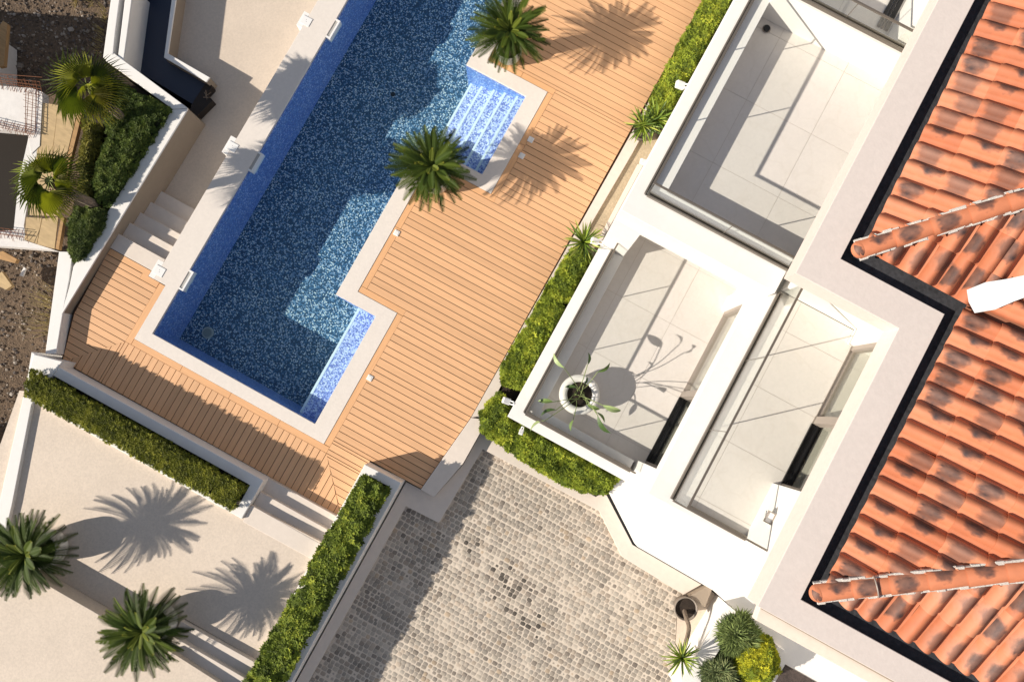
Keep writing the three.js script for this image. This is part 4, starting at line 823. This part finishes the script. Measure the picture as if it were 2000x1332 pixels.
// ---------------------------------------------------------------- white floodlights on the facade
{
  const spots = [[1329, 166, .72, 'white floodlight on the facade beside the top hedge', .3, 1.25], [1162, 471, .72, 'white floodlight beside the single yucca', .25, 1.1], [989, 783, .62, 'white floodlight at the patio corner facing the deck', .15, 1.05], [1018, 844, .62, 'small white floodlight at the patio corner facing the yard', 1.75, .7], [1257, 316, .72, 'white floodlight half hidden under the terrace edge above the empty bed', .3, .9]];
  let first;
  spots.forEach(([px, py, y, label, turn, s], i) => {
    const p = P(px, py, y); let o;
    if (!i) {
      o = first = thing('floodlight', label, 'floodlight', [0, 0, 0], 'white floodlights along the facade');
      const h = new RoundedBoxGeometry(.16, .09, .13, 3, .02); h.rotateZ(-.35); mesh('lamp_head', h, M.white, o);
      mesh('lamp_arm', merge([cyl(.014, [.05, 0, -.03], [.15, .03, -.03], .014, 10), cyl(.014, [.05, 0, .03], [.15, .03, .03], .014, 10)]), M.white, o);
      mesh('wall_mount', cyl(.04, [.14, .03, 0], [.17, .03, 0], .04, 16), M.white, o);
    } else { o = first.clone(); o.name = numbered('floodlight'); o.userData.label = label; scene.add(o); }
    o.position.copy(p); o.rotation.y = turn; o.scale.setScalar(s);
  });
  // the empty strip of sandy bed between edging and facade, with its inner kerb
  const b = struct('planting_bed');
  mesh('bed_soil', prism([[-.45, -13], [.12, -13], [.12, .6], [-.45, .6]], -.6, -.06), stone([.46, .37, .25], .22, 48, 1.3, 28, 1, .006), b);
  mesh('bed_kerb', prism([[-.03, -6.0], [.09, -6.1], [.09, -4.1], [.0, -4.1]], -.06, .10, [], .01), M.pave, b);
  mesh('bed_soil', prism([[-.45, -3.7], [.095, -3.7], [.095, .25], [2.75, .25], [2.75, .6], [2.6, .85], [-.3, .85], [-.45, .5]], -.5, -.03), M.soil, b);
}
// ---------------------------------------------------------------- lower right: white planter wall, bushes, dark slab
{
  const w = thing('planter_wall', 'white planter wall round the two bushes at the bottom right', 'planter');
  const a = PZ(1420, 1180, .55), b = PZ(1322, 1345, .55), c = PZ(1362, 1345, .55), d = PZ(1398, 1282, .55), e = PZ(1426, 1240, .55), f = PZ(1452, 1205, .55);
  mesh('planter_rim', prism([a, f, e, d, c, b], -.5, .55, [], .01), M.facade, w);
  mesh('planter_rim', prism([PZ(1520, 1262, .5), PZ(1534, 1270, .5), PZ(1490, 1345, .5), PZ(1476, 1345, .5)], .28, .5, [], .01), M.facade, w);
  mesh('soil', prism([f, PZ(1520, 1262, .5), PZ(1476, 1345, .5), c, d, e], .29, .36), M.soil, w);
  const pb = thing('concrete_block', 'beige tapered concrete block standing behind the grey pot', 'block');
  mesh('block_body', prism([PZ(1346, 1165, .05), PZ(1382, 1146, .05), PZ(1392, 1150, .05), PZ(1378, 1186, .05)], -.3, .05, [], .008), M.wallBeige, pb);
  const sl = thing('stone_slab', 'dark brown stone slab set in the white paving at the bottom edge', 'slab');
  mesh('slab_top', prism([PZ(1535, 1298, .31), PZ(1602, 1336, .31), PZ(1590, 1350, .31), PZ(1505, 1350, .31)], .29, .315, [], .004), stone([.07, .052, .045], .5, 32, .8, 29, .8, .004), sl);
  const c0 = P(1442, 1240, .6), c1 = P(1478, 1288, .6), c2 = P(1402, 1318, .55);
  const disc = (c, r, n = 12) => [...Array(n)].map((_, i) => { const a2 = i / n * 6.283; return [c.x + r * (1 + .1 * Math.sin(i * 2.3)) * Math.cos(a2), c.z + r * (1 + .1 * Math.sin(i * 2.3)) * Math.sin(a2)]; });
  const spiky = leafFan([...Array(16)].map((_, i) => [i * 2.4, .25 + .12 * (i % 9), .19, .02, .25]));
  hedge('needle_bush', 'grey-green needle-leaved bush beside the yellow bush', 'bush', disc(c0, .30), .36, .80, { n: 330, geo: spiky, size: 1.3, cols: [[.10, .145, .04], [.21, .27, .08], [.36, .41, .14]], round: .3, fall: .8, bump: .22, gap: .24, depth: .08 });
  hedge('golden_bush', 'round yellow-green bush at the bottom right', 'bush', disc(c1, .46), .36, .96, { n: 1600, size: .95, cols: [[.17, .22, .015], [.38, .40, .02], [.60, .58, .03]], round: .3, fall: .8, bump: .14, gap: .15 });
  hedge('needle_bush', 'small grey-green bush on the bottom edge next to the planter wall', 'bush', disc(c2, .24), .36, .7, { n: 190, geo: spiky, size: 1.25, cols: [[.10, .14, .05], [.19, .23, .09], [.32, .35, .15]], round: .25, fall: .8, bump: .2, gap: .24, depth: .08 });
}
// ---------------------------------------------------------------- building site at the left
{
  const u = thing('unfinished_building', 'unfinished concrete building with shuttering and rusty rebar at the left edge', 'building site');
  const Y = -.45;
  const q = (a, y = Y) => a.map(([x, z]) => PZ(x, z, y));
  mesh('slab', prism(q([[-90, 160], [60, 172], [82, 180], [76, 285], [60, 300], [52, 258], [-90, 245]]), Y - .25, Y), M.concrete, u);
  mesh('slab', prism(q([[56, 255], [78, 262], [60, 345], [44, 440], [48, 468], [-90, 468], [-90, 450], [24, 450], [34, 350], [46, 300]]), Y - .27, Y - .02), M.concrete, u);
  mesh('slab', prism(q([[-90, 452], [48, 470], [104, 488], [-90, 474]], Y - .03), Y - .3, Y - .03), M.concrete, u);
  mesh('cellar_floor', prism(q([[-90, 240], [60, 250], [50, 470], [-90, 470]], -1.7), -1.74, -1.70), std({ color: lin(.022, .017, .013), roughness: 1 }), u);
  mesh('column_core', prism(q([[-400, 20], [-42, 45], [-42, 150], [-400, 150]], -.3), -1.7, .15), M.concrete, u);
  // plywood sheets and edge timbers, each its own piece
  const sheets = [[[78, 200], [112, 205], [100, 300], [70, 300]], [[113, 200], [150, 214], [128, 306], [101, 301]], [[70, 302], [127, 308], [116, 372], [62, 365]], [[62, 367], [116, 374], [112, 422], [56, 420]], [[50, 424], [80, 426], [70, 476], [46, 468]], [[81, 427], [112, 424], [105, 486], [71, 477]]];
  for (const s of sheets) mesh('plywood_sheet', prism(q(s, Y - .01), Y - .04, Y - .012 - .004 * rnd()), M.ply, u);
  for (const s of [[[152, 214], [160, 216], [137, 310], [129, 308]], [[136, 312], [129, 310], [117, 376], [124, 378]], [[118, 424], [124, 424], [113, 488], [107, 486]], [[-8, 60], [4, 40], [13, 46], [6, 128], [-4, 130]]]) mesh('edge_timber', prism(q(s, Y - .02), Y - .14, Y - .02), M.timber, u);
  const jt = () => rr(-3, 3); const bar = (a0, b0, y0, y1, r = .007, a = [a0[0] + jt(), a0[1] + jt()], b = [b0[0] + jt(), b0[1] + jt()]) => mesh('rebar', cyl(r, P(...a, y0).toArray(), P(...b, y1).toArray(), r, 5), M.rust, u);
  for (let i = 0; i < 4; i++) { bar([-40, 141 + i * 5], [78, 150 + i * 7], Y + .12 + .03 * (i % 2), Y + .12); bar([50 + i * 6, 175], [46 + i * 6, 258], Y + .1, Y + .1); bar([-40, 226 + i * 5], [66, 252 + i * 4], Y + .11, Y + .1); bar([-40, 442 + i * 4], [44, 452 + i * 4], Y + .1, Y + .1); }
  for (let i = 0; i < 22; i++) bar([-30 + i * 5, 142 + i * .9], [-22 + i * 5, 172 + i * .8], Y + .14, Y + .03, .005);
  for (let i = 0; i < 14; i++) bar([46, 178 + i * 6], [76, 184 + i * 6], Y + .12, Y + .06, .005);
  for (let i = 0; i < 14; i++) bar([-26 + i * 6, 228 + i * 2], [-18 + i * 6, 250 + i * 1.4], Y + .12, Y + .04, .005);
  for (let i = 0; i < 12; i++) bar([-20 + i * 6, 444 + i * .8], [-14 + i * 6, 462 + i * 1.0], Y + .12, Y + .04, .005);
  // timbers and stones lying about
  const beam = (label, pts, y, h, m = M.timber) => { const t = thing('timber_beam', label, 'timber'); mesh('beam_body', prism(pts.map(([x, z]) => PZ(x, z, y)), y - h, y, [], .006), m, t); };
  beam('short timber lying below the plywood shuttering', [[-10, 494], [4, 490], [32, 506], [28, 514], [-10, 504]], -1.1, .12);
  beam('weathered timber with a pale face near the rubble', [[-10, 540], [2, 530], [22, 558], [10, 566], [-10, 556]], -1.2, .12, M.ply);
  beam('pale board at the left edge beside the palm terrace wall', [[-40, 868], [24, 868], [14, 930], [2, 990], [-40, 990]], -.5, .5, M.ply);
  beam('small pale offcut lying on the rubble', [[36, 538], [45, 521], [49, 524], [43, 540]], -1.5, .06, M.concrete);
  // loose stones: the ones that can be told apart, then the rubble
  const ico = (k) => { const g = new THREE.IcosahedronGeometry(1, 1); const p = g.attributes.position; for (let i = 0; i < p.count; i++) { const n = .72 + .5 * hash(Math.round(p.getX(i) * 50), Math.round(p.getY(i) * 50) + 77 * Math.round(p.getZ(i) * 50), k); p.setXYZ(i, p.getX(i) * n, p.getY(i) * n * .7, p.getZ(i) * n); } g.computeVertexNormals(); return uvm(g); };
  const SG = [ico(1), ico(2), ico(3)];
  const st = [[137, 57, 5.5, 3], [171, 60, 3.5, 1], [157, 62, 3, 0], [158, 24, 3, 1], [172, 30, 3, 0], [27, 28, 3, 3], [13, 22, 2.6, 1], [182, 87, 4, 1], [186, 70, 3, 0], [37, 130, 8, 1], [30, 122, 4, 0], [22, 770, 4, 3], [28, 708, 3.4, 3], [16, 880, 4, 1], [60, 500, 4, 1], [86, 505, 3.4, 0]];
  const STL = ['palest and largest loose stone on the shaded soil above the tall fan palm', 'brown loose stone right of the palest one, above the tall fan palm', 'grey loose stone close beside the palest one', 'brown loose stone near the top edge of the shaded soil', 'grey loose stone near the top edge beside the white double wall', 'pale loose stone in the upper left corner of the shaded soil', 'small brown loose stone at the far upper left', 'brown loose stone just above the top leaf of the tall fan palm', 'grey loose stone between the fan palm top and the double wall', 'large brown stone block beside the rusty rebar', 'grey stone leaning on the large brown block by the rebar', 'pale loose stone beside the palm terrace rim, middle left edge', 'pale loose stone where the boundary wall meets the hedge planter', 'brown loose stone lowest on the left edge by the pale board', 'brown loose stone just below the shuttering', 'grey loose stone below the shuttering, beside the boundary wall'];
  st.forEach(([x, y, r, m], i) => { const p = P(x, y, -1.7); const o = mesh('stone', SG[i % 3], M.rubble[m]); o.position.copy(p); o.scale.setScalar(r * .0125); o.rotation.y = i; tag(o, STL[i], 'stone', 'loose stones on the building site'); });
  seed = 909;
  const N = 5200, im = new THREE.InstancedMesh(SG[0], std({ color: 0xffffff, roughness: 1 }), N); im.name = 'rubble'; im.castShadow = im.receiveShadow = true; im.userData = { kind: 'stuff', label: 'brown gravel and rubble covering the building site', category: 'rubble' };
  const o = new THREE.Object3D(); const cc = [[.15, .11, .08], [.22, .17, .125], [.09, .068, .052], [.33, .28, .23], [.12, .10, .09]];
  for (let i = 0; i < N; i++) { const p = P(rr(-40, 235), rnd() < .4 ? rr(-20, 180) : rr(480, 1000), -1.75); const s = .012 + .035 * rnd() ** 3; o.position.set(p.x, -1.75 + s * .2, p.z); o.rotation.set(rr(0, 6), rr(0, 6), 0); o.scale.setScalar(s); o.updateMatrix(); im.setMatrixAt(i, o.matrix); const c = cc[Math.floor(rnd() * 5)], k = rr(.8, 1.2); im.setColorAt(i, lin(...c.map((q2) => q2 * k))); }
  scene.add(im);
  // dry grass by the wall, and along the strip at the top
  const gm = std({ color: lin(.42, .33, .12), roughness: .8, side: THREE.DoubleSide });
  const tuft = (label, list) => { const gs = []; for (const [px, py, n, L, ax, ay] of list) for (let i = 0; i < n; i++) { const p = P(px + rr(-3, 3), py + rr(-14, 14), -1.7), d = imgDir(ax + rr(-.25, .25), ay + rr(-.5, .5)), l = L * rr(.5, 1.1), q2 = p.clone().addScaledVector(d, l); q2.y += rr(.05, .35); gs.push(cyl(.006, p.toArray(), q2.toArray(), .0015, 3)); } const t = thing('dry_grass', label, 'grass'); const m = mesh('grass_blades', merge(gs), gm, t); m.userData.kind = 'stuff'; };
  tuft('dry straw-coloured grass growing out from the white boundary wall', [[97, 590, 16, .55, -1, -.45], [95, 620, 14, .5, -1, -.1], [92, 645, 12, .6, -1, .15], [98, 570, 8, .3, -1, -.8]]);
  tuft('dry grass at the foot of the double white wall strip', [[205, 30, 26, .16, -.6, -.4], [200, 70, 22, .16, -.7, -.2], [195, 95, 14, .14, -.8, 0], [150, -2, 40, .2, 0, .6], [180, -2, 30, .2, 0, .6]]);
}
renderer.render(scene, camera);
